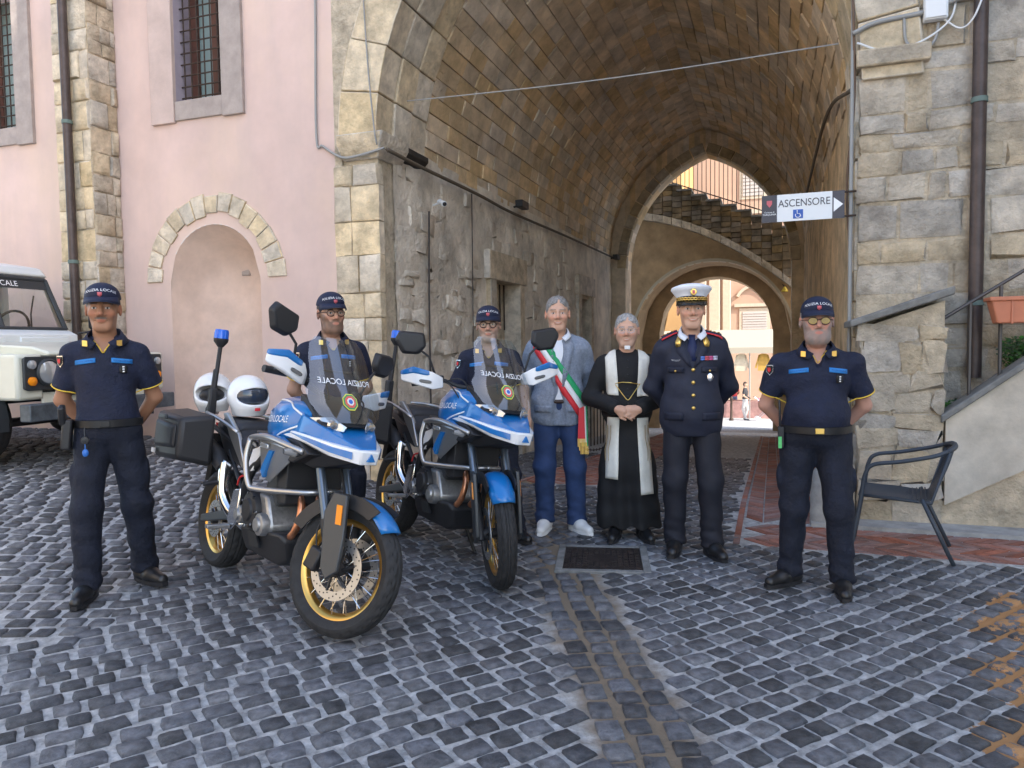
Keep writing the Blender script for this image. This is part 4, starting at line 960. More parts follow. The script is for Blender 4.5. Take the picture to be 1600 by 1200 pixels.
for k,(mm,o_) in enumerate(((Mred,-.038),(Mwht,0),(Mgrn,.038))):
    rows=[]
    for i in range(5):
        y=.07-.03*i; rows.append([('t',-.125+o_+dx,y) for dx in (-.019,0,.019)])
    for i in range(19):
        f=i/18; x=-.135+.325*f; z=1.40-.50*f; nx,nz=.84,.545
        rows.append([('f',x+(o_+dx)*nx,z+(o_+dx)*nz) for dx in (-.019,0,.019)])
    strip(dj,rows,'sash_band',mm,sash,.008,.004)
    mb=MB(); x=.175+o_*.3; mb.hull([Vector((x+dx,-.13+o_*.5+dy+.0,z)) for dx,z in ((-.02,.93),(.02,.95),(-.028,.71-k*.03),(.026,.71-k*.03)) for dy in (0,.008)]); obj('sash_tail',mb,mm,sash)
    mb=MB()
    for i in range(6): mb.tube([(x-.026+.01*i,-.126+o_*.5,.715-k*.03),(x-.026+.0103*i,-.126+o_*.5,.65-k*.03)],.004,4)
    obj('fringe',mb,Mgold,sash)
mb=MB(); mb.tube([(math.cos(a*math.pi/16)*.172,math.sin(a*math.pi/16)*.128+.01,.985) for a in range(33)],.016,6); obj('belt',mb,mat('brown_belt',(.05,.03,.02),.5),o4)
o5,dp,_=person('priest in black cassock with a white stole and clasped hands',(.86,5.5),R(-6),1.66,'priest',w=1.05,feet=((-.1,-.05,-12),(.12,-.05,15)),headkw=dict(old=.9,smile=.2,brow=(.2,.18,.17),wide=1.07,jaw=1.14,beard=((.36,.27,.23),0,.3)),hair=(.3,.29,.28),glasses=(Msil,Mlens,.0016),arms='front',seed=5,boots=.1,yaw=-4)
Mst=mat('ivory_stole',(.72,.70,.62),.75,var=.06,scale=30,bump=.25,bscale=80,dist=.003); stole=thing('stole',None,None); stole.parent=o5
for s_,zb in ((-1,.48),(1,.36)):
    rows=[[('t',s_*(.085+.05*j/3),.10-.025*i) for j in range(4)] for i in range(5)]
    for i in range(40):
        z=1.42-(1.42-zb)*i/39; xi=.085-.02*math.sin(min(1,(1.42-z)/.5)*1.57)+ (.05 if s_>0 else .03)*max(0,(.95-z))
        ww=.085+.02*max(0,1.0-z)
        if .97<z<1.115: rows.append([('p',(s_*(xi+ww*j/3),-.205-.0*j,z),0) for j in range(4)]) if 0 else None; continue
        rows.append([('f',s_*(xi+ww*j/3),z) for j in range(4)])
    rows=[r for r in rows if r]
    k=next((i for i,r in enumerate(rows) if r[0][0]=='f' and r[0][2]<1.0),len(rows))
    strip(dp,rows[:k],'stole_band',Mst,stole,.007,.006); strip(dp,rows[k:],'stole_band',Mst,stole,.007,.006)
    xc=s_*(.085+.05)
    for dx in (-.012,.012):
        hs=[dp.f(xc+dx+(.02*s_ if z<.8 else 0),z,.013) for z in (.9,.8,.7,.62)]; hs=[h_ for h_ in hs if h_ is not None]
        if len(hs)>1: mb=MB(); mb.tube(hs,.003,4); obj('embroidery',mb,mat('bronze_thread',(.3,.2,.08),.6),stole)
for i in range(7):
    h_=dp.f(0,1.40-.055*i,.004)
    if h_ is not None: mb=MB(); mb.sph(h_,.006,8,6); obj('button',mb,Mblack,o5)
mb=MB(); hs=[dp.f(x,z,.012) for x,z in ((-.09,1.215),(-.06,1.17),(-.03,1.125),(0,1.095),(.03,1.13),(.06,1.175),(.09,1.22))]; hs=[h_ for h_ in hs if h_ is not None]; mb.tube(curve(hs,3),.0035,5)
hs=[dp.f(x,z,.012) for x,z in ((-.09,1.225),(-.04,1.235),(.02,1.23),(.09,1.215))]; mb.tube([h_ for h_ in hs if h_ is not None],.0035,5); obj('cross_cord',mb,Mgold,o5,smooth=180)
mb=MB(); mb.hull([Vector((x,-.085+y,z)) for x in (-.022,.022) for y in (0,-.02) for z in (1.485,1.515)]); obj('clerical_collar',mb,Mwht,o5,bev=.004)
o6,dc,dsh=person('officer in dark dress uniform with white peaked cap and gold buttons',(1.235,5.06),R(-10),1.80,'captain',w=1.03,feet=((-.11,0,-10),(.13,-.06,18)),headkw=dict(smile=.5,brow=(.08,.06,.05)),cap='peak',hair=(.14,.12,.1),seed=6,boots=.1,yaw=2)
strip(dsh,[[('f',-.022,1.455),('f',.022,1.455)],[('f',-.018,1.43),('f',.018,1.43)],[('f',-.03,1.37),('f',.03,1.37)],[('f',-.03,1.29),('f',.03,1.29)]],'tie',mat('navy_tie',(.012,.02,.07),.6),o6,.012,.008)
for i in range(4):
    h_=dc.f(.003,1.235-.083*i,.006)
    if h_ is not None: mb=MB(); mb.sph(h_,(.0125,.008,.0125),12,8); obj('button',mb,Mgold,o6)
for s_ in (-1,1):
    patch(dc,s_*.105,1.235,.1,.035,'pocket_flap',mat('dark_dress_tunic'),o6,.006); h_=dc.f(s_*.105,1.228,.01)
    if h_ is not None: mb=MB(); mb.sph(h_,.008,8,6); obj('button',mb,Mgold,o6)
    strip(dc,[[('f',s_*.062,1.452),('f',s_*.088,1.448)],[('f',s_*.066,1.42),('f',s_*.105,1.41)],[('f',s_*.072,1.385),('f',s_*.1,1.38)]],'collar_flame',Mgold,o6,.013,.004)
    rows=[[('t',s_*(.09+.025*i),-.035+.022*j) for j in range(4)] for i in range(5)]; strip(dc,rows,'epaulette',mat('epaulette_navy',(.02,.02,.05),.6),o6,.007,.008)
    for j in (-.04,.037): strip(dc,[[('t',s_*(.09+.025*i),j),('t',s_*(.09+.025*i),j+.007)] for i in range(5)],'epaulette_trim',Mred,o6,.012,.006)
    for i in range(3):
        h_=dc.top(s_*(.12+.026*i),-.002,.014)
        if h_ is not None: mb=MB(); mb.sph(h_,(.009,.009,.005),8,6); obj('rank_star',mb,Mgold,o6)
for i,c_ in enumerate(((.1,.2,.55),(.6,.1,.12),(.55,.1,.25),(.5,.5,.6))):
    for j in range(2): patch(dc,.062+.027*i,1.302+.014*j,.025,.012,'medal_ribbon',mat('ribbon_%d'%i,c_,.6),o6,.008,nx=2,nz=1)
h_=dc.f(.108,1.185,.006); mb=MB(); mb.sph(h_,(.021,.006,.028),12,8); obj('breast_badge',mb,Msil,o6)
h_=dc.f(-.1,1.295,.006); mb=MB(); mb.hull([h_+Vector(p) for p in ((-.035,0,.008),(.035,0,.008),(0,0,-.008),(0,-.005,.005),(-.03,0,0),(.03,0,0))]); obj('wings_badge',mb,Msil,o6)
o7,_,rg7=person('stout officer with grey beard and amber glasses standing by the chair',(1.78,4.3),R(-16),1.68,'polo',w=1.17,bel=.035,skin=(.5,.28,.21),feet=((-.14,.03,-50),(.15,-.07,-4)),headkw=dict(beard=((.21,.19,.175),.011,.85),wide=1.07,jaw=1.06,old=.4,brow=(.2,.18,.16)),cap='base',glasses=(Mfr,Mtint,.0025),seed=7,hair=(.25,.23,.22))
mb=MB(); mb.box((-.205,-.06,.93),(.035,.05,.13)); mb.tube([(-.21,-.06,.99),(-.215,-.065,1.16)],.008,6); obj('radio',mb,Mblack,o7,bev=.006)
mb=MB(); mb.box((-.212,-.088,.9),(.02,.012,.07)); obj('key_tag',mb,mat('tag_green',(.1,.5,.15),.5),o7)
# ================= motorcycles
Mblue=mat('police_blue',(.008,.15,.43),.28,coat=.6); Mbw=mat('bike_white',(.78,.79,.8),.28,coat=.5); Mbk=mat('satin_black',(.02,.02,.022),.5,bump=.1,bscale=200,dist=.001)
Mgrp=mat('graphite',(.06,.065,.07),.42,metal=.4); Msteel=mat('tube_steel',(.42,.42,.42),.33,metal=.85); Mchr=mat('polished_steel',(.75,.75,.75),.12,metal=1); Malu=mat('cast_aluminium',(.34,.34,.34),.45,metal=.8,var=.2,scale=40)
Mtyre=mat('tyre_rubber',(.022,.022,.023),.75,var=.3,scale=25,bump=.15,bscale=90); Mrim=mat('gold_rim',(.68,.40,.10),.28,metal=.95); Mspk=mat('spoke',(.7,.7,.7),.2,metal=1); Mcop=mat('copper_header',(.5,.22,.12),.3,metal=.9,var=.3,scale=14)
Mor2=mat('orange_reflector',(.8,.25,.01),.2); Mseat=mat('black_seat',(.022,.022,.025),.6,bump=.15,bscale=220,dist=.002); Mbeac=mat('blue_beacon',(.01,.12,.6),.12,spec=.8); Mlamp=mat('headlamp_glass',(.55,.58,.6),.08,metal=.6); Mhb=mat('white_helmet',(.8,.8,.8),.18,coat=.7); Mvis=mat('dark_visor',(.03,.04,.06),.06,spec=.9)
Mlet=mat('white_lettering',(.85,.86,.88),.5)
def glass(name,tint,fac):
    m=bpy.data.materials.new(name); m.use_nodes=True; n=m.node_tree.nodes; L=m.node_tree.links; n.clear()
    o=n.new('ShaderNodeOutputMaterial'); mx=n.new('ShaderNodeMixShader'); t=n.new('ShaderNodeBsdfTransparent'); g=n.new('ShaderNodeBsdfGlossy'); fr=n.new('ShaderNodeFresnel'); fr.inputs[0].default_value=1.5
    t.inputs[0].default_value=(*tint,1); g.inputs['Roughness'].default_value=.03; ma=n.new('ShaderNodeMath'); ma.operation='MULTIPLY'; ma.inputs[1].default_value=fac
    L.new(fr.outputs[0],ma.inputs[0]); L.new(ma.outputs[0],mx.inputs[0]); L.new(t.outputs[0],mx.inputs[1]); L.new(g.outputs[0],mx.inputs[2]); L.new(mx.outputs[0],o.inputs[0]); return m
Mscr=glass('sky_tint_screen',(.68,.80,.90),3.0); Mwind=glass('clear_glass',(.75,.8,.8),2.5)  # blue tint of the bike screen stands in for the sky's reflection
def sym(pts): return [(x,s*y,z) for x,y,z in pts for s in (-1,1)]
def arcxz(cx,cz,r,a0,a1,n): return [(cx+r*math.cos(R(a0+(a1-a0)*i/n)),cz+r*math.sin(R(a0+(a1-a0)*i/n))) for i in range(n+1)]
def tyre(c,Ro,hw,ri):
    mb=MB(); nu,pr=150,[]
    P=[(ri,-.55),(ri+.012,-.72),((Ro+ri)/2,-1.0),(Ro-.03,-.93),(Ro-.012,-.7),(Ro-.004,-.45),(Ro,-.15),(Ro,.15),(Ro-.004,.45),(Ro-.012,.7),(Ro-.03,.93),((Ro+ri)/2,1.0),(ri+.012,.72),(ri,.55)]
    # denser tread profile
    prof=[]
    for (r0,y0),(r1,y1) in zip(P,P[1:]):
        k=3 if r0>Ro-.035 and r1>Ro-.035 else 1
        prof+=[(r0+(r1-r0)*j/k,y0+(y1-y0)*j/k) for j in range(k)]
    prof.append(P[-1]); m=len(prof)
    for u in range(nu):
        a=2*math.pi*u/nu; ph=u/nu*30
        for r,y in prof:
            g=0
            if r>Ro-.028:
                k=(ph+abs(y)*1.5+(.5 if y>0 else 0))%1.0
                if k<.2 and abs(y)>.1: g=.007
                if .1<abs(y)<.16 or .58<abs(y)<.63: g=.006
            rr=r-g; mb.v.append((c[0]+rr*math.cos(a),c[1]+y*hw,c[2]+rr*math.sin(a)))
    for u in range(nu):
        for j in range(m-1): a=u*m+j; b=((u+1)%nu)*m+j; mb.f.append((a,a+1,b+1,b))
    return mb
def wheel(parent,name,c,Ro,hw,ri,X,disc=.155):
    w=thing(name,None,None); w.parent=parent
    def add(n,mb,m,**k): o=obj(n,mb.xf(X),m,w,**k); return o
    add('tyre',tyre(c,Ro,hw,ri),Mtyre,smooth=40)
    mb=MB(); mb.lathe([(ri+.006,-hw*.62),(ri+.012,-hw*.58),(ri-.006,-hw*.5),(ri-.016,-hw*.2),(ri-.02,0),(ri-.016,hw*.2),(ri-.006,hw*.5),(ri+.012,hw*.58),(ri+.006,hw*.62),(ri-.012,hw*.52),(ri-.026,hw*.2),(ri-.03,0),(ri-.026,-hw*.2),(ri-.012,-hw*.52)],c,'y',64,True); add('rim',mb,Mrim)
    mb=MB()
    for i in range(32):
        a=2*math.pi*i/32; s_=1 if i%2 else -1; b=a+(.42 if (i//2)%2 else -.42)
        mb.tube([(c[0]+.04*math.cos(b),c[1]+s_*.045,c[2]+.04*math.sin(b)),(c[0]+(ri-.015)*math.cos(a),c[1]+s_*hw*.3,c[2]+(ri-.015)*math.sin(a))],.0024,5)
    o=add('spokes',mb,Mspk); o['kind']='stuff'
    mb=MB(); mb.lathe([(.012,-.09),(.03,-.088),(.045,-.06),(.03,-.04),(.028,.04),(.045,.06),(.03,.088),(.012,.09)],c,'y',20); add('hub',mb,Mbk)
    for s_ in (-1,1):
        y=s_*.068; mb=MB(); mb.lathe([(disc-.045,y-.0025),(disc,y-.0025),(disc,y+.0025),(disc-.045,y+.0025)],c,'y',48,True)
        d=add('brake_disc',mb,mat('disc_steel',(.4,.4,.4),.35,metal=.8),smooth=30)
        mb=MB()
        for i in range(40):
            a=2*math.pi*i/40; r=disc-.012-.0105*(i%3); mb.lathe([(.0001,-.0035),(.0042,-.0035),(.0042,.0035),(.0001,.0035)],(c[0]+r*math.cos(a),y,c[2]+r*math.sin(a)),'y',8)
        o=obj('disc_holes',mb.xf(X),Mblack,d); o['kind']='stuff'
        mb=MB()
        for i in range(6):
            a=2*math.pi*i/6; mb.tube([(c[0]+.035*math.cos(a),y,c[2]+.035*math.sin(a)),(c[0]+(disc-.04)*math.cos(a+.3),y,c[2]+(disc-.04)*math.sin(a+.3))],.008,5)
        add('disc_carrier',mb,Mbk)
    return w
def motorcycle(label,loc,rz,lean,steer,panniers,stand=True):
    t=thing('motorcycle',label,'motorcycle',(loc[0],loc[1],gz(*loc)+.012),rot=(R(-lean),0,rz),group=None)
    def P(n,mb,m,par=None,**k): return obj(n,mb,m,par or t,**k)
    d=Vector((-.423,0,.906)); S0=Vector((.75,0,.335))
    X=Matrix.Translation(S0)@Matrix.Rotation(R(steer),4,d)@Matrix.Translation(-S0)
    def Q(n,mb,m,par=None,**k): return obj(n,mb.xf(X),m,par or t,**k)
    I4=Matrix.Identity(4); fa=(.80,0,.335); ra=(-.80,0,.325)
    wheel(t,'front_wheel',fa,.335,.056,.245,X); wheel(t,'rear_wheel',ra,.325,.078,.222,I4,.12)
    ax=lambda z,y: (.80-.467*(z-.335),y,z)
    for s_ in (-1,1):
        mb=MB(); mb.tube([ax(.5,s_*.105),ax(1.06,s_*.105)],.024,12); Q('fork_tube',mb,mat('fork_grey',(.12,.15,.19),.3,metal=.7))
        mb=MB(); mb.tube([ax(.30,s_*.105),ax(.33,s_*.105),ax(.56,s_*.105)],[.026,.031,.031],12); Q('fork_leg',mb,Mbk)
        mb=MB(); mb.hull([(x,s_*y,z) for x,z in ((.86,.33),(.80,.28),(.755,.33),(.70,.60),(.735,.705),(.82,.70),(.855,.50)) for y in (.118,.142)]); Q('fork_guard',mb,Mgrp,bev=.006)
        mb=MB(); mb.hull([(x,s_*y,z) for x,z in ((.79,.55),(.825,.55),(.81,.645),(.775,.645)) for y in (.14,.147)]); Q('side_reflector',mb,Mor2)
        mb=MB(); mb.box((.67,s_*.088,.36),(.08,.05,.115),Matrix.Rotation(.3,3,'Y')); Q('brake_caliper',mb,Mbk,bev=.012)
    mb=MB(); rows=[]
    for a in range(40,136,6):
        r=.366+(.012 if a<40 else 0); rows.append([(.80+(r-.02*abs(y)**2*4)*math.cos(R(a)),.076*y*(.55+.45*min(1,(a-10)/40)),.335+(r-.035*abs(y)**3)*math.sin(R(a))) for y in (-1,-.85,-.5,0,.5,.85,1)])
    mb.loft(rows,False,False); o=Q('front_fender',mb,Mblue,smooth=180,fix=False); o.modifiers.new('s','SOLIDIFY').thickness=.006
    for s_ in (-1,1):
        mb=MB(); ip=arcxz(.80,.335,.30,62,150,10); op=arcxz(.80,.335,.372,58,152,10)
        for i in range(10): mb.hull([(p[0],s_*y,p[1]) for p in (ip[i],ip[i+1],op[i],op[i+1]) for y in (.079,.088)])
        Q('fender_side',mb,Mbk)
    # triple clamps, handlebar
    for z in (.92,1.08):
        mb=MB(); mb.hull([(ax(z,0)[0]+dx,y,z+dz) for dx,y in ((-.06,-.05),(-.06,.05),(.03,-.14),(.03,.14)) for dz in (-.015,.015)]); Q('fork_clamp',mb,Mbk)
    hb=[(.36,-.43,1.235),(.40,-.26,1.25),(.43,-.12,1.20),(.43,.12,1.20),(.40,.26,1.25),(.36,.43,1.235)]
    mb=MB(); mb.tube(curve(hb,5),.013,8); Q('handlebar',mb,Mbk,smooth=180)
    for s_ in (-1,1):
        mb=MB(); mb.tube([(.357,s_*.44,1.234),(.385,s_*.31,1.245)],.019,10); Q('grip',mb,Mbk)
        mb=MB(); mb.tube([(.42,s_*.27,1.255),(.45,s_*.33,1.25),(.44,s_*.45,1.235)],.006,6); Q('lever',mb,Mgrp,smooth=180)
        mb=MB(); mb.box((.40,s_*.27,1.255),(.05,.06,.05)); Q('switchgear',mb,Mbk,bev=.008)
        g=thing('handguard',None,None); g.parent=t
        def HG(pts,m,n): mb=MB(); mb.hull([(.45+(x-.45)*.85,s_*(.27+(y-.27)*.88),1.25+(z-1.25)*.82) for x,y,z in pts]); Q(n,mb,m,g,bev=.008,smooth=40)
        HG([(.48,.25,1.27),(.475,.25,1.19),(.52,.33,1.32),(.52,.33,1.18),(.50,.46,1.36),(.50,.46,1.23),(.42,.55,1.33),(.42,.55,1.26),(.45,.25,1.27),(.45,.25,1.2),(.46,.46,1.35),(.46,.46,1.24)],Mbw,'shell')
        HG([(.522,.345,1.325),(.522,.345,1.285),(.505,.46,1.366),(.505,.46,1.315),(.42,.553,1.337),(.42,.553,1.30),(.47,.46,1.36)],Mblue,'blue_panel')
        HG([(.529,.335,1.255),(.529,.335,1.22),(.512,.43,1.275),(.512,.43,1.24),(.50,.38,1.25)],mat('lamp_smoke',(.12,.12,.12),.2),'indicator')
        m_=thing('mirror',None,None); m_.parent=t
        mb=MB(); mb.tube([(.40,s_*.29,1.27),(.42,s_*.33,1.40),(.40,s_*.40,1.46)],.0075,8); Q('stalk',mb,Mbk,m_)
        mb=MB(); mb.hull([(x,s_*y,z) for x,y,z in ((.43,.35,1.47),(.43,.36,1.54),(.42,.50,1.56),(.42,.53,1.52),(.42,.49,1.44),(.42,.40,1.43),(.385,.34,1.47),(.385,.35,1.555),(.385,.51,1.575),(.385,.545,1.52),(.385,.50,1.425),(.385,.39,1.415))]); Q('mirror_shell',mb,Mbk,m_,bev=.012)
        mb=MB(); mb.hull([(.383,s_*y,z) for y,z in ((.36,1.47),(.36,1.545),(.50,1.563),(.53,1.52),(.49,1.435),(.40,1.425))]+[(.3825,s_*.42,1.5)]); Q('mirror_glass',mb,Mchr,m_)
    for s_ in (-1,1):
        mb=MB(); mb.tube(curve([(.41,s_*.25,1.25),(.52,s_*.2,1.2),(.55,s_*.13,1.05),(.56,s_*.1,.9)],5),.005,6); mb.tube(curve([(.42,s_*.24,1.24),(.50,s_*.14,1.25),(.50,s_*.05,1.12)],5),.0045,6); Q('control_cable',mb,Mbk,smooth=180)
        mb=MB(); mb.tube(curve([ax(.85,s_*.08),(.66,s_*.075,.62),(.64,s_*.085,.5),(.67,s_*.09,.4)],5),.0045,6); Q('brake_hose',mb,Mbk,smooth=180)
    # frame, engine
    for s_ in (-1,1):
        mb=MB(); mb.tube(curve([(.44,s_*.05,1.0),(.25,s_*.15,.88),(.0,s_*.18,.74),(-.16,s_*.16,.52)],5),.026,8); P('frame_tube',mb,Mbk,smooth=180)
        mb=MB(); mb.tube([(.0,s_*.15,.8),(-.45,s_*.13,.86),(-.85,s_*.12,.93)],.016,8); P('subframe_tube',mb,Mbk,smooth=180)
        mb=MB(); mb.tube([(-.14,s_*.15,.56),(-.5,s_*.13,.80)],.014,8); P('subframe_brace',mb,Mbk)
        mb=MB(); mb.hull([(x,s_*y,z) for x,z in ((-.1,.44),(-.1,.52),(-.84,.35),(-.84,.30),(-.5,.37)) for y in (.115,.15)]); P('swingarm',mb,Mgrp,bev=.01)
        mb=MB(); mb.hull([(x,s_*y,z) for x,z in ((-.1,.62),(-.2,.60),(-.26,.42),(-.2,.36),(-.12,.42)) for y in (.185,.2)]); P('peg_hanger',mb,Mchr,bev=.006)
        mb=MB(); mb.box((-.2,s_*.27,.385),(.05,.13,.022)); P('footpeg',mb,Malu,bev=.004)
        for k in range(5): 
            pass
        mb=MB(); mb.tube([(-.42,s_*.2,.62),(-.42,s_*.3,.6)],.014,8); P('pillion_peg',mb,Mbk)
        mb=MB(); mb.hull([(x,s_*y,z) for x,z in ((-.28,.92),(-.14,.74),(-.18,.73),(-.42,.9),(-.56,1.03),(-.50,1.04)) for y in (.15,.175)]); P('side_panel',mb,Msteel,bev=.006)
        mb=MB(); mb.hull([(x,s_*y,z) for x,z in ((.02,.86),(.17,.90),(.04,.74),(-.06,.70)) for y in (.18,.2)]); P('white_infill',mb,Mbw,bev=.006)
        mb=MB(); mb.tube(curve([(-.3,s_*.17,.93),(-.55,s_*.21,1.0),(-.8,s_*.19,1.02),(-.92,s_*.08,1.02)],4),.012,8); P('grab_rail',mb,Msteel,smooth=180)
        mb=MB(); mb.tube(curve([(-.35,s_*.17,.72),(-.6,s_*.24,.80),(-.88,s_*.24,.86),(-.9,s_*.2,1.0)],4),.009,8); P('pannier_rack',mb,Msteel,smooth=180)
        # crash bars
        mb=MB(); mb.tube(curve([(.06,s_*.2,.89),(.14,s_*.265,.93),(.38,s_*.28,.955),(.58,s_*.25,.93),(.66,s_*.2,.905)],5),.016,10); mb.tube(curve([(.15,s_*.27,.93),(.15,s_*.285,.82),(.2,s_*.28,.69),(.25,s_*.25,.665),(.5,s_*.12,.68),(.56,0,.69)],5),.016,10); P('crash_bar',mb,Msteel,smooth=180)
        # radiator side panels
        pn=thing('side_fairing',None,None); pn.parent=t
        mb=MB(); mb.hull([(.2,s_*.225,.96),(.56,s_*.215,.93),(.5,s_*.19,.83),(.30,s_*.2,.70),(.24,s_*.215,.73),(.22,s_*.235,.85),(.22,s_*.25,.94),(.52,s_*.24,.92),(.30,s_*.235,.74),(.27,s_*.245,.77)]); P('panel',mb,mat('silver_paint',(.38,.39,.4),.32,metal=.7),pn,bev=.01)
        mb=MB(); mb.hull([(x,s_*y,z) for x,z in ((.36,.885),(.41,.885),(.31,.735),(.275,.765),(.29,.80)) for y in (.23,.252)]); P('blue_stripe',mb,Mblue,pn)
        mb=MB(); mb.hull([(x,s_*y,z) for x,z in ((.22,.965),(.45,.965),(.55,.935),(.42,.935),(.24,.945)) for y in (.215,.256)]); P('blue_stripe',mb,Mblue,pn)
        mb=MB(); mb.hull([(x,s_*y,z) for x,z in ((.24,.92),(.35,.915),(.35,.89),(.25,.89)) for y in (.245,.258)]); P('fog_lamp',mb,Mlamp,pn,bev=.005)
        mb=MB(); mb.hull([(x,s_*y,z) for x,z in ((.05,.97),(.60,.96),(.72,.90),(.55,.84),(.2,.86),(.1,.9)) for y in (.1,.205)]); P('inner_fairing',mb,Mbk,bev=.01)
    mb=MB(); mb.hull(sym([(.30,.17,.92),(.42,.17,.92),(.30,.16,.62),(.42,.16,.6),(.36,.17,.6)])); P('radiator',mb,Mbk,bev=.01)
    en=thing('engine',None,None); en.parent=t
    mb=MB(); mb.hull(sym([(-.16,.15,.62),(.2,.17,.62),(.27,.16,.45),(.2,.14,.34),(-.12,.14,.36),(-.2,.13,.5)])); P('crankcase',mb,Malu,en,bev=.02)
    mb=MB(); mb.hull(sym([(.06,.13,.6),(.26,.13,.56),(.36,.13,.84),(.16,.13,.86)])); P('cylinder_head',mb,Mgrp,en,bev=.02)
    for s_ in (-1,1):
        for (cx,cz,r,m_) in ((.04,.52,.105,Mbk),(.19,.46,.065,Malu),(-.1,.47,.055,Malu)):
            mb=MB(); mb.lathe([(.001,s_*.215),(r*.55,s_*.213),(r*.62,s_*.2),(r*.92,s_*.195),(r,s_*.175),(r,s_*.13)],(cx,0,cz),'y',28); P('engine_cover',mb,m_,en,smooth=40)
        for i in range(7):
            a=i*.9; mb=MB(); mb.lathe([(.001,s_*.203),(.008,s_*.203),(.008,s_*.19)],(.04+.095*math.cos(a),0,.52+.095*math.sin(a)),'y',8); P('bolt',mb,Mchr,en)
    mb=MB(); mb.hull(sym([(-.16,.1,.25),(.3,.11,.25),(.41,.13,.40),(.38,.16,.44),(-.12,.17,.40),(-.2,.12,.33),(.36,.08,.28)])); P('skid_plate',mb,Mbk,bev=.015)
    for s_ in (-1,1):
        mb=MB(); mb.hull([(x,s_*y,z) for x,z in ((.0,.40),(.12,.40),(.18,.33),(.06,.32)) for y in (.165,.176)]); P('skid_vent',mb,Mblack)
    for y in (-.07,.03):
        mb=MB(); mb.tube(curve([(.33,y,.72),(.43,y,.6),(.42,y-.02,.46),(.3,y-.04,.36)],5),.021,10); P('exhaust_header',mb,Mcop,smooth=180)
    mb=MB(); mb.tube(curve([(-.12,-.14,.40),(-.27,-.17,.46),(-.36,-.19,.56),(-.40,-.2,.68),(-.62,-.22,.80),(-.86,-.23,.86)],6),[.03]*8+[.036]*6+[.036]*4+[.055]*12+[.05],12) if 0 else mb.tube(curve([(-.12,-.14,.40),(-.27,-.17,.45),(-.37,-.19,.54),(-.40,-.19,.66),(-.42,-.18,.74)],6),.034,12); P('exhaust_pipe',mb,Mchr,smooth=180)
    mb=MB(); mb.tube([(-.42,-.19,.70),(-.5,-.2,.76),(-.84,-.22,.86),(-.88,-.22,.87)],[.04,.055,.06,.045],14); P('muffler',mb,Mbk,smooth=50)
    mb=MB(); mb.hull(sym([(-.2,.14,.85),(-.55,.13,.92),(-.92,.07,.96),(-.95,.06,.92),(-.6,.13,.78),(-.25,.15,.72)])); P('tail',mb,Mbk,bev=.015)
    mb=MB(); mb.hull(sym([(-.92,.09,.88),(-1.0,.08,.70),(-1.02,.08,.55),(-1.0,.06,.55),(-.9,.06,.86)])); P('plate_holder',mb,Mbk)
    mb=MB(); mb.box((-.97,0,.93),(.03,.12,.04)); P('tail_lamp',mb,mat('red_lamp',(.4,.01,.01),.2))
    mb=MB(); mb.tube(curve([(-.05,.16,.66),(-.18,.165,.69),(-.26,.16,.67)],4),.006,6); mb.tube(curve([(-.06,-.19,.70),(-.13,-.195,.68),(-.17,-.19,.63)],4),.006,6); P('red_hose',mb,mat('red_hose',(.5,.02,.02),.4),smooth=180)
    # seat, tank, cowl
    def sect(x,z0,z1,w,n=14,pw=.55): 
        return [(x,w*math.copysign(abs(math.cos(a))**pw,math.cos(a)),(z0+z1)/2+(z1-z0)/2*math.copysign(abs(math.sin(a))**pw,math.sin(a))) for a in [2*math.pi*i/n for i in range(n)]]
    mb=MB(); mb.loft([sect(.14,.82,.95,.1),sect(.02,.80,.935,.13),sect(-.2,.80,.90,.165),sect(-.3,.82,.915,.17),sect(-.33,.84,.955,.16)],True); P('rider_seat',mb,Mseat,smooth=60)
    mb=MB(); mb.loft([sect(-.325,.86,.965,.155),sect(-.38,.87,1.0,.16),sect(-.6,.89,1.015,.145),sect(-.72,.91,1.01,.11),sect(-.75,.93,.99,.08)],True); P('pillion_seat',mb,Mseat,smooth=60)
    mb=MB(); mb.loft([sect(.05,.90,1.03,.09),sect(.08,.87,1.08,.14),sect(.18,.86,1.14,.195),sect(.32,.88,1.185,.225),sect(.5,.93,1.17,.22),sect(.62,1.0,1.12,.17)],True); tk=P('fuel_tank',mb,Mblue,smooth=60)
    dt=Drape(tk)
    for s_ in (-1,1):
        def tb(x,y): 
            h=dt.hit((.31+s_*-1*x if s_>0 else .31+x,s_*1.0,1.05+y+.05*(x if s_<0 else -x)),(0,-s_,0),.003); return h if h is not None else Vector((.185+x,s_*.2,1.0+y))
        text('tank_lettering','POLIZIA LOCALE',.05,I4,Mlet,t,bend=lambda x,y:tb(x*.92,y))
        for ln in ([(.07,1.03),(.12,1.09),(.2,1.13),(.32,1.155),(.46,1.14),(.58,1.085)],[(.08,.94),(.16,.91),(.28,.93),(.4,.98),(.5,1.01),(.6,1.05)]):
            hs=[dt.hit((p.x,s_,p.z),(0,-s_,0),.002) for p in curve([(a,0,b) for a,b in ln],5)]; hs=[h for h in hs if h is not None]; mb=MB(); mb.tube(hs,.006,5); P('white_stripe',mb,Mbw,smooth=180)
    mb=MB(); mb.lathe([(.001,1.182),(.045,1.18),(.05,1.172),(.05,1.15)],(.2,0,0),'z',20); P('fuel_cap',mb,Mbk)
    mb=MB(); mb.hull([(.50,s*y,z) for s in(-1,1) for y,z in ((.16,1.12),(.2,1.0))]+[(x,s*y,z) for s in (-1,1) for x,y,z in ((.62,.2,1.09),(.66,.195,1.0),(.80,.12,1.015),(.945,.045,.955),(.93,.045,.925),(.80,.14,.95))]); P('front_cowl',mb,Mblue,bev=.008)
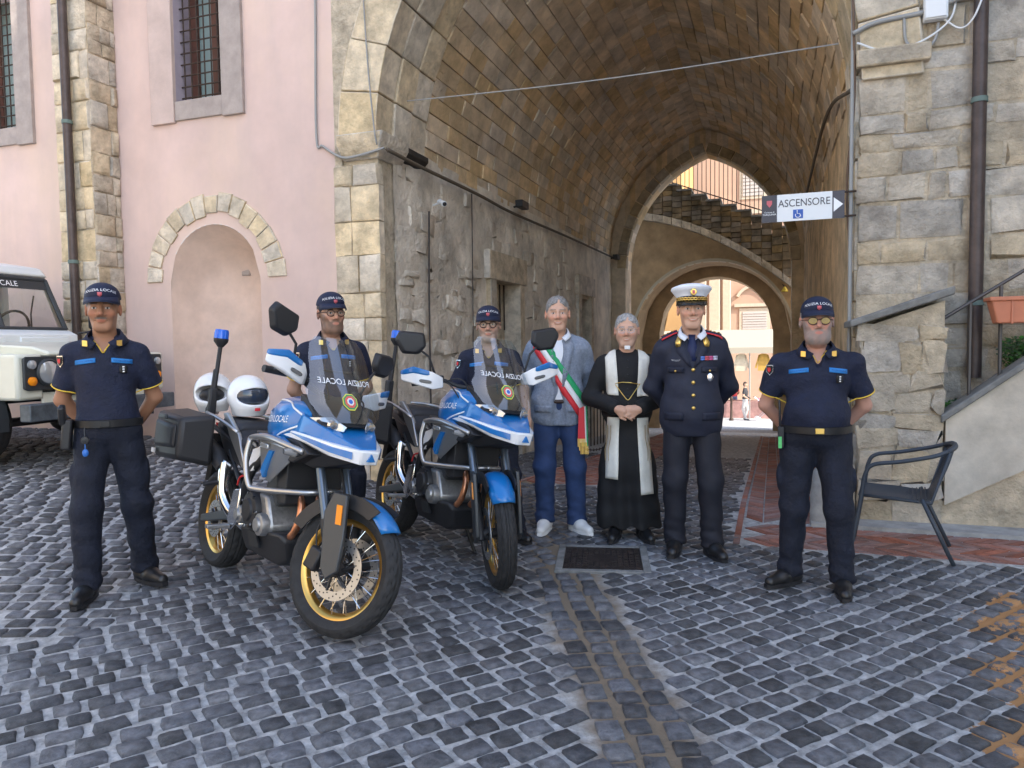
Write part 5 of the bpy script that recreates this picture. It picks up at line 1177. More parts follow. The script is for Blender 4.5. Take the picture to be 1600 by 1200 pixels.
    mb=MB(); mb.hull([(x,s*y,z) for s in (-1,1) for x,y,z in ((.42,.212,1.01),(.42,.212,.975),(.66,.208,.995),(.66,.2,.955),(.83,.14,.96),(.975,.05,.945),(.96,.045,.875),(.82,.13,.9))]); ck=P('beak',mb,Mbw,bev=.008)
    for s_ in (-1,1):
        mb=MB(); mb.hull([(x,s_*y,z) for x,y,z in ((.5,.2145,.995),(.66,.2115,.985),(.83,.147,.95),(.93,.078,.935),(.93,.078,.90),(.82,.152,.925),(.66,.2115,.968),(.7,.17,.96))]); P('beak_stripe',mb,Mblue,ck)
    mb=MB(); mb.hull([(.984,y,z) for y,z in ((-.022,.895),(.022,.895),(0,.932))]+[(.972,y,z) for y,z in ((-.022,.895),(.022,.895),(0,.932))]); P('triangle_logo',mb,Mblue,ck)
    mb=MB(); mb.hull([(x,s*y,z) for s in (-1,1) for x,y,z in ((.5,.17,.97),(.66,.17,.95),(.82,.1,.90),(.92,.03,.88),(.6,.12,.82),(.45,.15,.85))]); P('lower_beak',mb,Mbk,bev=.01)
    mb=MB(); mb.hull(sym([(.56,.15,1.17),(.45,.15,1.2),(.45,.15,1.08),(.74,.06,1.10),(.68,.15,1.08),(.78,.05,1.05),(.72,.16,1.04)])); P('instrument_cowl',mb,Mbk,bev=.01)
    for s_ in (-1,1):
        mb=MB(); mb.hull([(.64,s_*.175,1.085),(.60,s_*.19,1.045),(.66,s_*.19,1.035),(.80,s_*.06,1.02),(.81,s_*.05,1.05),(.74,s_*.10,1.095),(.70,s_*.1,1.04)]); P('headlight',mb,Mlamp,bev=.006)
        mb=MB(); mb.lathe([(.001,.02),(.02,.018),(.026,0)],(.755,s_*.11,1.055),'x',14); P('projector_lens',mb,Mchr)
        mb=MB(); mb.lathe([(.001,.0),(.02,.004),(.028,.02),(.02,.05),(.012,.08)],(0,0,0),'y',14); mb.xf(Matrix.Translation((.6,s_*.2,.90))@(Matrix.Rotation(math.pi if s_<0 else 0,4,'X'))); P('turn_indicator',mb,mat('smoked_lens',(.25,.25,.25),.2))
    # windscreen
    def scr(rows_,name,m,off=0):
        mb=MB(); rr=[]
        for z,x,w in rows_: rr.append([(x+off-.55*(w*u)**2*2.2,w*u,z+.0*u) for u in [-1+i/6 for i in range(13)]])
        mb.loft(rr,False,False); o=P(name,mb,m,smooth=180,fix=False); return o
    ws=scr([(1.07,.79,.12),(1.10,.765,.17),(1.16,.725,.205),(1.22,.69,.215),(1.26,.665,.19),(1.32,.625,.178),(1.40,.575,.172),(1.47,.53,.155),(1.51,.505,.12)],'windscreen',Mscr)
    ds_=Drape(ws)
    mb=MB(); rr=[(1.07,.12),(1.10,.17),(1.16,.205),(1.22,.215)]
    def onscr(u,z,off=.004): return ds_.hit((2,u,z),(-1,0,0),off)
    text('screen_lettering','POLIZIA LOCALE',.042,I4,Mlet,ws,bend=lambda x,y:(onscr(-x*.95 if 0 else x*-.95*-1*-1,1.275+y,.003) or onscr(0,1.275+y,.003)) )
    emb=[(0,.045,(.75,.7,.1)),(1,.040,(.05,.3,.12)),(2,.032,(.7,.12,.1)),(3,.02,(.75,.75,.7)),(4,.012,(.05,.15,.5))]
    for k,r_,c_ in emb:
        mb=MB(); pts=[onscr(.0+r_*math.cos(i*math.pi/4+.39),1.175+r_*math.sin(i*math.pi/4+.39),.004+.0015*k) for i in range(8)]
        if all(p is not None for p in pts): mb.v=[tuple(p) for p in pts]; mb.f=[tuple(range(8))]; P('crest',mb,mat('crest_%d'%k,c_,.5),ws,fix=False)
    mb=MB(); mb.tube([(.55,-.1,1.33),(.55,.1,1.33)],.006,6); mb.tube([(.58,-.1,1.30),(.55,-.1,1.34)],.012,8); mb.tube([(.58,.1,1.30),(.55,.1,1.34)],.012,8); P('screen_bracket',mb,Mbk)
    # panniers, light pole
    for s_ in panniers:
        pn=thing('pannier',None,None); pn.parent=t
        mb=MB(); mb.hull([(x,s_*y,z) for x,y,z in ((-.44,.25,.70),(-.44,.25,1.02),(-.94,.25,1.04),(-.94,.25,.68),(-.46,.46,.74),(-.46,.46,.99),(-.92,.46,1.01),(-.92,.46,.72))]); P('case',mb,Mbk,pn,bev=.03)
        mb=MB(); mb.hull([(x,s_*y,z) for x,y,z in ((-.50,.46,.80),(-.50,.46,.95),(-.88,.46,.97),(-.88,.46,.78),(-.53,.482,.82),(-.53,.482,.93),(-.85,.482,.95),(-.85,.482,.80))]); P('lid_panel',mb,Mbk,pn,bev=.012)
        mb=MB(); mb.box((-.69,s_*.488,.985),(.13,.02,.03)); P('latch',mb,Mgrp,pn,bev=.006)
        mb=MB(); mb.box((-.86,s_*.478,.76),(.05,.01,.028)); P('white_reflector',mb,Mbw,pn)
    pl=thing('light_pole',None,None); pl.parent=t; yb=-.17
    mb=MB(); mb.box((-.80,yb,1.08),(.07,.05,.2)); P('pole_base',mb,Mbk,pl,bev=.01)
    mb=MB(); mb.tube([(-.80,yb,1.05),(-.80,yb+.01,1.30),(-.80,yb+.015,1.31),(-.80,yb+.02,1.46)],[.019,.019,.014,.014],10); P('pole',mb,Mbk,pl)
    mb=MB(); mb.lathe([(.001,1.45),(.018,1.455),(.045,1.49),(.047,1.51)],(-.80,yb+.02,0),'z',20); P('beacon_base',mb,Mbk,pl)
    mb=MB(); mb.lathe([(.046,1.508),(.046,1.555),(.04,1.57),(.001,1.572)],(-.80,yb+.02,0),'z',20); P('beacon',mb,Mbeac,pl)
    if stand: mb=MB(); mb.tube([(-.02,.13,.36),(.02,.27,.05),(.03,.285,.02)],.012,8); mb.box((.03,.29,.022),(.09,.05,.01)); P('side_stand',mb,Mbk)
    return t
def fwd(f,r): return math.atan2(f[1]-r[1],f[0]-r[0])
B1F,B1R=(-.90,3.62),(-1.97,4.84)
b1c=((B1F[0]+B1R[0])/2,(B1F[1]+B1R[1])/2)
b1=motorcycle('blue and white police motorcycle with front wheel turned, helmet on its seat',b1c,fwd(B1F,B1R),8,24,(-1,1))
B2F,B2R=(-.12,4.33),(-.95,5.72); b2c=((B2F[0]+B2R[0])/2,(B2F[1]+B2R[1])/2)
b2=motorcycle('blue and white police motorcycle parked in front of the man with sash',b2c,fwd(B2F,B2R),8,-20,(-1,1))
def helmet(label,bike,loc,rz,open_=False):
    Mx=bike.matrix_basis; p=Mx@Vector(loc)
    h=thing('helmet',label,'helmet',p,rz)
    v,f=sdf([E((0,0,.13),(.125,.15,.13),k=.02),E((0,-.06,.07),(.10,.10,.07),k=.05),C((0,.03,.02),(0,-.03,.02),.09,k=.03),PL((0,0,0),(0,0,-1)),E((0,-.15,.125),(.115,.12,.052),k=.008,op='s')],.006); sobj('shell',(v,f),Mhb,h)
    if not open_:
        v,f=sdf([E((0,0,.13),(.124,.150,.128)),PL((0,-.05,.17),(0,.0,1)),PL((0,0,.082),(0,0,-1)),PL((0,.0,0),(0,1,0))],.005); sobj('visor',(v,f),Mvis,h)
    else:
        mb=MB(); mb.sph((0,-.09,.11),(.08,.06,.05)); obj('lining',mb,Mblack,h)
    mb=MB(); mb.box((0,-.158,.045),(.03,.012,.018)); obj('red_tag',mb,Mred,h); return h
hz=b1.rotation_euler.z
helmet('white helmet with closed dark visor resting on the motorcycle seat',b1,(-.54,-.02,1.03),R(40))
helmet('white open helmet resting on the black pannier of the nearer motorcycle',b1,(-.93,-.1,1.03),R(15),True)
# ================= jeep
Mjc=mat('cream_paint',(.62,.63,.54),.35,coat=.3,var=.05,scale=3); Mjw=mat('pale_blue_white',(.66,.70,.71),.4,coat=.3); Mjd=mat('dark_trim',(.03,.035,.04),.5)
def jeep():
    jx,jy=-3.93,7.1
    t=thing('jeep','cream off-road police jeep with round headlight and black grille panel','car',(jx,jy,.44),R(-16))
    P=lambda n,mb,m,par=None,**k: obj(n,mb,m,par or t,**k)
    def H(n,pts,m,par=None,bev=.012): mb=MB(); mb.hull(pts); return P(n,mb,m,par,bev=bev)
    bx=lambda x0,x1,y0,y1,z0,z1:[(x,y,z) for x in(x0,x1) for y in(y0,y1) for z in(z0,z1)]
    H('bonnet',[(-.05,y*.9,z) for y in(-.62,.62) for z in(.98,1.02)]+[(-1.15,y,z) for y in (-.68,.68) for z in (1.0,1.13)]+[(-.2,y,1.07) for y in(-.6,.6)],Mjc,bev=.03)
    for s in (-1,1):
        H('wing',bx(-.07,-.42,s*.60,s*.86,.60,1.0)+[(-1.1,s*.60,1.02),(-1.1,s*.86,1.0),(-1.1,s*.6,.9),(-1.1,s*.86,.92),(-.07,s*.62,1.0)],Mjc,bev=.03)
        H('wing_panel',bx(-1.1,-1.2,s*.6,s*.86,.5,1.0),Mjc)
        H('lamp_panel',[(-.045,s*y,z) for y,z in ((.42,.70),(.42,.96),(.45,.985),(.80,.985),(.81,.96),(.81,.70),(.78,.68),(.45,.68))]+[(-.075,s*y,z) for y,z in ((.42,.70),(.42,.96),(.81,.96),(.81,.70))],Mjd)
        hl=thing('headlight',None,None); hl.parent=t
        mb=MB(); mb.lathe([(.118,-.01),(.122,.015),(.108,.03),(.1,.02)],(-.045,s*.58,.84),'x',28); P('ring',mb,Mjd,hl)
        mb=MB(); mb.lathe([(.103,.02),(.085,.035),(.045,.046),(.001,.05)],(-.045,s*.58,.84),'x',28); P('lens',mb,Mlamp,hl,smooth=180)
        for zz,m in ((.91,Mlamp),(.765,Mor2)):
            mb=MB(); mb.lathe([(.04,.0),(.038,.02),(.02,.032),(.001,.034)],(-.045,s*.74,zz),'x',18); P('side_lamp',mb,m)
        # fender arch lip and wheel
        mb=MB(); ip=arcxz(-.76,.40,.44,-8,172,14); op=arcxz(-.76,.40,.51,-8,172,14)
        for i in range(14): mb.hull([(p[0],s*y,p[1]) for p in (ip[i],ip[i+1],op[i],op[i+1]) for y in (.80,.90)])
        P('wheel_arch',mb,Mjd)
        w=thing('wheel',None,None); w.parent=t; mb=tyre((-.76,s*.76,.39),.39,.12,.21); P('tyre',mb,Mtyre,w,smooth=40)
        mb=MB(); mb.lathe([(.22,s*.06),(.2,s*.07),(.19,s*.02),(.08,s*.03),(.07,s*.08),(.001,s*.085)],(-.76,s*.76,.39),'y',28); P('rim',mb,Mjw,w)
        H('door',[(-1.22,s*.80,.45),(-1.22,s*.80,1.2),(-2.1,s*.80,.45),(-2.1,s*.80,1.2),(-1.22,s*.865,.5),(-1.22,s*.865,1.15),(-2.1,s*.865,.5),(-2.1,s*.865,1.15)],Mjc)
        H('door_pillar',[(-1.28,s*.76,1.2),(-1.32,s*.80,1.2),(-1.48,s*.70,1.86),(-1.54,s*.74,1.86),(-1.34,s*.76,1.2),(-1.56,s*.70,1.86)],Mjw)
        H('rear_pillar',bx(-2.1,-2.2,s*.72,s*.8,1.15,1.86),Mjw)
        mr=thing('mirror',None,None); mr.parent=t
        mb=MB(); mb.tube([(-1.2,s*.86,1.22),(-1.12,s*.98,1.24),(-1.1,s*1.02,1.3)],.014,8); P('arm',mb,Mblack,mr)
        H('shell',[(x,s*y,z) for x in (-1.08,-1.13) for y,z in ((.93,1.28),(.93,1.5),(.95,1.53),(1.07,1.53),(1.09,1.5),(1.09,1.28),(1.06,1.26),(.96,1.26))],Mblack,mr)
        mb=MB(); mb.tube([(-1.25,s*.33,1.25),(-1.31,s*.38,1.42),(-1.40,s*.5,1.62)],.008,6); P('wiper',mb,Mblack)
    H('grille',bx(-.05,-.1,-.42,.42,.62,.97),Mjd)
    for i in range(7): H('grille_bar',bx(-.035,-.06,-.40,.40,.66+.043*i,.675+.043*i),Mjd,bev=.003)
    H('bumper',bx(.06,-.06,-.86,.86,.42,.57),mat('worn_steel',(.10,.12,.14),.5,metal=.5,var=.4,scale=8,bump=.2),bev=.01)
    H('front_valance',bx(-.09,-.12,-.60,.60,.55,.66),Mjc)
    mb=MB(); mb.tube([(-.7,-.7,.36),(-.7,.7,.36)],.045,10); mb.sph((-.7,.2,.34),(.15,.16,.13)); P('front_axle',mb,Mblack)
    mb=MB(); mb.tube(curve([(0,-.35,.41),(.05,-.35,.36),(0,-.35,.33)],4),.014,8); P('tow_eye',mb,Miron)
    H('scuttle',bx(-1.12,-1.3,-.78,.78,1.05,1.2)+[(-1.24,-.76,1.26),(-1.24,.76,1.26),(-1.3,-.76,1.26),(-1.3,.76,1.26)],Mjw)
    for s in (-1,1): H('vent_flap',bx(-1.105,-1.13,s*.08,s*.66,1.09,1.175),Mjw,bev=.01)
    # screen frame and glass
    fr=lambda z,y:(-1.24-.37*(z-1.25),y,z)
    mb=MB()
    for a,b in ((fr(1.26,-.74),fr(1.26,.74)),(fr(1.80,-.68),fr(1.80,.68)),(fr(1.26,-.74),fr(1.80,-.68)),(fr(1.26,.74),fr(1.80,.68)),(fr(1.26,0),fr(1.8,0))): mb.tube([a,b],.026,8)
    P('windscreen_frame',mb,Mjd)
    mb=MB(); mb.v=[fr(1.27,-.73),fr(1.27,.73),fr(1.80,.67),fr(1.80,-.67)]; mb.f=[(0,1,2,3)]; g=P('windscreen',mb,Mwind,fix=False)
    mb=MB(); f2=lambda z,y:(fr(z,y)[0]+.012,y,z); mb.v=[f2(1.69,-.66),f2(1.69,.66),f2(1.78,.65),f2(1.78,-.65)]; mb.f=[(0,1,2,3)]; P('banner',mb,Mjd,g,fix=False)
    nx=Vector((1,0,.37)).normalized(); text('banner_lettering','POLIZIA LOCALE',.085,frame(Vector(f2(1.735,0))+nx*.006,(0,1,0),Vector((-.37,0,1)).normalized(),nx),Mlet,g)
    H('roof',[(-1.42,y,1.83) for y in(-.72,.72)]+[(-1.46,y,1.93) for y in(-.66,.66)]+[(-4.0,y,1.83) for y in (-.76,.76)]+[(-4.0,y,2.0) for y in(-.68,.68)]+[(-1.9,y,2.0) for y in (-.66,.66)],Mjw,bev=.03)
    for s in (-1,1): H('rear_side',bx(-2.2,-4.0,s*.8,s*.86,.5,1.2)+[(-2.2,s*.74,1.85),(-4,s*.74,1.85)] ,Mjw)
    H('floor',bx(-1.2,-4,-.78,.78,.5,.6),Mjd); H('rear_panel',bx(-3.95,-4,-.8,.8,.5,1.85),Mjw); H('dashboard',bx(-1.3,-1.5,-.7,.7,1.0,1.22),Mblack)
    for s in (-1,1): H('seat',bx(-1.85,-2.3,s*.2,s*.65,.85,1.0)+[(-2.25,s*.2,1.5),(-2.35,s*.65,1.5),(-2.35,s*.2,1.5),(-2.25,s*.65,1.5)],Mblack,bev=.03)
    mb=MB(); mb.tube([(-1.58+.06*math.sin(a*math.pi/12),.38+.2*math.cos(a*math.pi/12),1.27+.19*math.sin(a*math.pi/12)) for a in range(25)],.014,8); mb.tube([(-1.58,.2,1.27),(-1.58,.56,1.27)],.012,6); mb.tube([(-1.58,.38,1.27),(-1.4,.38,1.1)],.02,8); P('steering_wheel',mb,Mblack)
    return t
jeep()
# ================= chair, manhole, stairs at the right
def chair():
    t=thing('chair','dark blue-grey woven armchair standing on the brick strip','chair',(2.66,5.02,gz(2.66,5.02)+.012),R(-118)); t.scale=(.92,.92,.95)
    mc=mat('chair_grey',(.045,.055,.07),.5,bump=.15,bscale=120,dist=.002); P=lambda n,mb,**k:obj(n,mb,mc,t,**k)
    for s in (-1,1):
        x=s*.265
        mb=MB(); mb.tube(curve([(x*1.06,-.32,.0),(x*1.02,-.25,.42),(x,-.225,.58),(x,-.17,.655),(x,.0,.685),(x*.97,.2,.73),(x*.8,.30,.765)],6),.0145,8); P('arm_leg',mb,smooth=180)
        mb=MB(); mb.tube([(x*.95,.14,.43),(x*1.05,.34,0)],.0145,8); P('rear_leg',mb,smooth=180)
        mb=MB(); mb.tube([(x*.9,-.25,.43),(x*.9,.2,.405),(x*.82,.31,.76)],.012,8); P('side_rail',mb,smooth=180)
    mb=MB(); mb.tube(curve([(-.215,.30,.765),(-.1,.345,.785),(.1,.345,.785),(.215,.30,.765)],5),.018,8); P('top_rail',mb,smooth=180)
    for i in range(19):
        x=-.225+.025*i; b=.02*(1-(x/.225)**2); mb=MB(); pts=curve([(x,-.27,.43),(x,-.05,.43-b),(x,.16,.415-b*.5),(x*.97,.215,.46),(x*.95,.28+b,.63),(x*.92,.315+b*1.5,.775)],4)
        rings=[]
        for k,p in enumerate(pts):
            tg=(pts[min(k+1,len(pts)-1)]-pts[max(k-1,0)]).normalized(); nn=Vector((1,0,0)).cross(tg)
            rings.append([p+Vector((a,0,0))+nn*c for a,c in ((-.0105,-.004),(.0105,-.004),(.0105,.004),(-.0105,.004))])
        mb.loft(rings,True); P('woven_strip',mb,smooth=30)
    for j in range(16):
        y=-.25+.028*j; mb=MB(); z=.43-.02*math.sin((y+.27)/.45*3.1); mb.tube([(-.24,y,z+.004),(0,y,z-.012),(.24,y,z+.004)],.005,5); P('cross_strip',mb)
    return t
chair()
MH=thing('manhole_cover','square dark iron manhole cover set in the cobbles','manhole cover',(.60,4.935,gz(.6,4.9)),R(-7)); Mcast=mat('cast_iron',(.045,.035,.032),.55,metal=.5,var=.4,scale=25,bump=.4,bscale=60)
mb=MB(); mb.box((0,0,-.005),(.53,.53,.03)); obj('plate',mb,Mcast,MH,bev=.004)
mb=MB(); 
for s in (-1,1): mb.box((s*.285,0,0),(.05,.62,.028)); mb.box((0,s*.285,0),(.52,.05,.028))
obj('frame',mb,mat('dark_cement',(.2,.2,.19),.9,var=.4,scale=12,bump=.5),MH,bev=.004)['kind']='stuff'
mb=MB()
for i in range(13):
    for j in range(13):
        if (i-6)**2+(j-6)**2<6: continue
        mb.box((-.235+.039*i,-.235+.039*j,.0115),(.03,.022 if (i+j)%2 else .012,.006))
obj('tread_studs',mb,Mcast,MH)['kind']='stuff'
# newel and stair
SR=thing('stone_stair','stone stair with stucco parapet and thick pillar beside the archway','stairs')
q=random.Random(9)
mb=MB(); mb.hull([FW(s,t,z) for t in (-.48,-.02) for s,z in ((-.03,-.1),(.55,-.1),(.55,1.76),(-.03,1.56))]); obj('pillar_core',mb,Mmort,SR)
course('pillar_stone',Mtuffg,SR,FW(-.045,-.49,0),RX,UZ,-AX,.6,1.58,(.12,.3),(.14,.46),(-.002,.03),q,gap=.012,jit=.03)
course('pillar_stone',Mtuffg,SR,FW(-.03,-.02,0),-AX,UZ,-RX,.46,1.54,(.14,.3),(.16,.3),(.004,.02),q,gap=.016)
mb=MB(); mb.hull([FW(s,t,z) for t in (-.58,.0) for s,z in ((-.12,1.565),(.6,1.80),(-.12,1.62),(.6,1.865))]); obj('coping',mb,Mgrey,SR,bev=.012)
cz=lambda s:.85+.78*(s-.57)
mb=MB(); mb.hull([FW(s,t,z) for t in (-.5,-.36) for s,z in ((.565,.18),(3.2,1.66),(3.2,cz(3.2)),(.565,cz(.565)))]); obj('parapet',mb,Mstucco,SR)
mb=MB(); mb.hull([FW(s,t,z) for t in (-.54,-.33) for s,z in ((.53,cz(.53)),(3.2,cz(3.2)),(.53,cz(.53)+.06),(3.2,cz(3.2)+.06))]); obj('coping',mb,Mgrey,SR,bev=.01)
mb=MB(); mb.hull([FW(s,t,z) for t in (-.47,-.1) for s,z in ((.55,-.1),(3.2,-.1),(3.2,1.7),(.55,.2))]); obj('base',mb,Mtuffg,SR)
for i in range(9):
    s=.56+.23*i; z=.78+.18*i; mb=MB(); slab(mb,s,3.2,-.36,-.03,z-.2,z-.035); obj('riser',mb,Mtuffg,SR)
    mb=MB(); slab(mb,s-.03,s+.3,-.37,-.02,z-.035,z); obj('tread',mb,Mgrey,SR,bev=.006)
mb=MB(); slab(mb,-.35,-.06,-.5,-.25,0,.47); obj('block',mb,Mtuffg,SR,bev=.03)
RG=thing('stair_handrail','iron handrail on posts along the stair parapet','railing')
for s in (.73,.93,1.35,1.8):
    mb=MB(); mb.tube([FW(s,-.43,cz(s)),FW(s,-.43,1.74+.66*(s-.73))],.014,6); obj('post',mb,mat('dark_steel',(.10,.09,.085),.5,metal=.6),RG)
mb=MB(); mb.tube([FW(.5,-.43,1.59),FW(2.2,-.43,2.71)],.014,8); obj('rail',mb,mat('dark_steel'),RG)
PT=thing('flower_box','terracotta plastic flower box hung on the stair railing','planter',FW(1.12,-.52,1.575),-TH)
mt=mat('terracotta',(.55,.2,.11),.6,var=.08)
mb=MB(); mb.hull([(x,y,0) for x in(-.25,.25) for y in(-.07,.07)]+[(x,y,.17) for x in(-.29,.29) for y in(-.085,.085)]); obj('box',mb,mt,PT,bev=.01)
mb=MB(); mb.hull([(x,y,z) for x in(-.305,.305) for y in(-.1,.1) for z in(.165,.195)]); obj('rim',mb,mt,PT,bev=.006)
mb=MB(); mb.box((-.16,-.085,.08),(.012,.01,.17)); obj('hanger',mb,mt,PT)
def plant(label,c,r,n,seed,h=.0):
    p=thing('leafy_plant',label,'plant',c); q=random.Random(seed); mb=MB()
    for i in range(n):
        u=Vector((q.gauss(0,1),q.gauss(0,1),q.gauss(0,1))).normalized()*q.random()**.4; b=Vector((u.x*r[0],u.y*r[1],u.z*r[2]+r[2])); d=Vector((q.uniform(-1,1),q.uniform(-1,1),q.uniform(-.3,.8))).normalized(); s_=d.orthogonal().normalized(); L=q.uniform(.02,.045); w_=L*.35
        mb.add([b,b+d*L*.5+s_*w_,b+d*L,b+d*L*.5-s_*w_],[(0,1,2,3)])
    obj('foliage',mb,mat('leaf_green',(.05,.13,.03),.6,isl=.5,var=.2),p,smooth=0,fix=False)['kind']='stuff'
    mb=MB()
    for i in range(6): mb.tube([(0,0,0),(q.uniform(-1,1)*r[0]*.5,q.uniform(-1,1)*r[1]*.5,r[2])],.004,4)
    obj('stem',mb,mat('stem_green',(.06,.08,.03),.7),p)
plant('green weed growing on the lowest stair step beside the pillar',FW(.66,-.26,.80),(.12,.08,.09),420,1)
plant('leafy green bush growing on the stair under the flower box',FW(1.12,-.2,1.22),(.16,.1,.13),700,2)
mb=MB(); mb.lathe([(.09,-.1),(.085,.3),(.07,.42),(.03,.47),(.001,.475)],FW(-.32,-.62,0),'z',14); gs=tag(obj('guard_stone',mb,mat('grey_marble',(.32,.31,.29),.7,var=.3,bump=.5),smooth=60),'short weathered guard stone standing at the archway corner','bollard')
# ================= pipes, cables, fittings, sign
def pipe(label,s,t,z0,z1,r):
    p=thing('downpipe',label,'downpipe',FW(s,t,z0)); mb=MB(); mb.tube([(0,0,0),(0,0,z1-z0)],r,14); obj('pipe',mb,Mpipe,p,smooth=60)
    for z in (.6,2.2,3.8):
        if z<z1-z0: mb=MB(); mb.lathe([(r,z-.02),(r+.008,z-.02),(r+.008,z+.02),(r,z+.02)],(0,0,0),'z',14); obj('clip',mb,mat('verdigris',(.12,.17,.15),.6),p)
pipe('dark brown downpipe on the stone wall above the stair',.84,-.085,1.15,7,.052); pipe('brown downpipe running down the stone pilaster of the pink building',-8.38,-.48,.3,7,.05)
def cable(label,pts,r,m=None): 
    mb=MB(); mb.tube(curve(pts,6),r,5); return tag(obj('cable',mb,m or Mcable,smooth=180),label,'cable')
cable('thin wire strung across the mouth of the archway',[FW(-4.3,.1,4.02),FW(-3,-.05,3.93),FW(-1.84,-.1,3.90),FW(-.19,-.1,3.93)],.006)
cable('grey cable running down the pink wall to the arch pier',[FW(-5.31,-.02,6.2),FW(-5.31,-.02,5.1),FW(-5.34,-.02,3.75),FW(-5.25,-.03,3.62),FW(-5.0,-.06,3.47),FW(-4.75,-.08,3.47),FW(-4.5,-.06,3.52)],.014)
cable('dark cable bundle along the left wall of the passage',[FW(-4.5,-.0,3.52),FW(-4.48,.8,3.5),FW(-4.5,2.5,3.52),FW(-4.5,4,3.5),FW(-4.5,7,3.56),FW(-4.5,11.6,3.62)],.022,mat('cable_sheath',(.12,.095,.07),.8))
cable('thin cable down the front of the arch at the pier',[FW(-4.75,-.06,6.4),FW(-4.68,-.06,4.6),FW(-4.58,-.12,3.75),FW(-4.56,-.1,3.55)],.009)
cable('dark conduit dropping from the security camera',[FW(-4.52,1.02,3.05),FW(-4.53,1.0,2),FW(-4.54,1.0,-.2)],.012,Mcabled)
cable('thin conduit dropping from the passage cable bundle',[FW(-4.52,2.35,3.5),FW(-4.53,2.35,2),FW(-4.54,2.35,1.2)],.008,Mcabled)
cable('grey conduit across the right pier to the junction box',[FW(-.08,-.09,4.0),FW(.1,-.07,4.07),FW(.44,-.06,4.1),FW(.6,-.07,4.14),FW(.9,-.16,4.2)],.02)
cable('looped grey cable hanging under the junction box',[FW(.3,-.06,4.08),FW(.32,-.07,3.88),FW(.42,-.08,3.8),FW(.52,-.07,3.86),FW(.55,-.06,4.0)],.013)
cable('white cable sagging across the right pier',[FW(-.05,-.09,3.92),FW(.15,-.07,3.84),FW(.4,-.07,3.86),FW(.62,-.07,4.0),FW(.68,-.06,4.2)],.009,Mwhite)
cable('thin cable looping from the junction box to the downpipe',[FW(.58,-.06,4.03),FW(.7,-.08,3.93),FW(.78,-.14,3.98),FW(.86,-.16,4.2)],.008,Mwhite)
cable('upright grey conduit at the right corner of the archway',[FW(-.075,-.04,0.3),FW(-.08,-.04,2),FW(-.075,-.04,4.4)],.017)
cable('brown twisted cable beside the grey corner conduit',[FW(-.1,.06,.6),FW(-.07,.05,2),FW(-.1,.08,2.8),FW(-.06,-.03,3.5),FW(-.08,-.06,4.3)],.012,mat('rust_cable',(.14,.09,.06),.8))
cable('dark cable running back along the right wall of the passage',[FW(-.07,.1,3.6),FW(-.1,2.4,4.1),FW(-.12,5,4.15),FW(-.1,11,4.2)],.02,mat('cable_sheath'))
JB=thing('junction_box','white plastic junction box high on the right pier','box',FW(.525,-.07,4.02)); mb=MB(); mb.box((0,0,.11),(.17,.08,.22),Matrix.Rotation(-TH,3,'Z')); obj('case',mb,Mwhite,JB,bev=.008)
mb=MB(); mb.box((-.02,-.042,.11),(.15,.012,.2),Matrix.Rotation(-TH,3,'Z')); obj('lid',mb,Mwhite,JB,bev=.004)
CM=thing('security_camera','small white security camera on the passage wall','camera',FW(-4.5,1.1,3.13)); mb=MB(); mb.tube([(0,0,0),FW(.13,-.05,.02)-OO],.012,8); obj('bracket',mb,Mwhite,CM)
mb=MB(); c0=FW(.09,-.02,.03)-OO; c1=FW(.2,-.12,-.02)-OO; mb.tube([c0,c1],.032,12); obj('housing',mb,Mwhite,CM,smooth=50); mb=MB(); mb.tube([c1,c1+(c1-c0)*.06],.024,12); obj('lens',mb,Mblack,CM)
for (tt,zz,lb) in ((4.06,3.58,'black floodlight on the passage wall above the barred door'),(11.4,3.55,'black floodlight at the far end of the passage wall')):
    fl=thing('floodlight',lb,'floodlight',FW(-4.52,tt,zz)); mb=MB(); mb.hull([FW(s,t,z)-OO for s in(.08,.2) for t in (-.16,.16) for z in(.0,.11)]); obj('housing',mb,Mblack,fl,bev=.01); mb=MB(); mb.tube([FW(0,0,.03)-OO,FW(.1,0,.05)-OO],.015,6); obj('bracket',mb,Mblack,fl)
# hanging sign
SG=thing('direction_sign','white ASCENSORE lift sign with arrow and wheelchair symbol','sign',FW(-.46,-.085,2.61)); Ms=mat('sign_white',(.74,.76,.77),.4); Mdk=mat('sign_dark',(.06,.055,.065),.45)
Mx=frame(Vector((0,0,0)),RX,UZ,-AX)
def SBX(n,x0,x1,y0,y1,z0,z1,m,par=None): 
    mb=MB(); mb.hull([Mx@Vector((x,y,z)) for x in(x0,x1) for y in(y0,y1) for z in(z0,z1)]); return obj(n,mb,m,par or SG)
SBX('panel',-.33,.33,-.115,.115,-.008,.008,Ms); SBX('crest_panel',-.33,-.205,-.115,.115,.008,.0105,Mdk); SBX('arrow_panel',.235,.33,-.115,.115,.008,.0105,Mdk)
mb=MB(); mb.v=[tuple(Mx@Vector(p)) for p in ((.245,.06,.013),(.245,-.06,.013),(.318,0,.013))]; mb.f=[(0,1,2)]; obj('arrow',mb,Mlet,SG,fix=False)
text('lettering','ASCENSORE',.088,Mx@Matrix.Translation((.012,.035,.0105))@Matrix.Diagonal((.86,1,1,1)),Mdk,SG)
SBX('wheelchair_plate',-.075,.005,-.095,-.02,.008,.011,mat('sign_blue',(.03,.1,.4),.4))
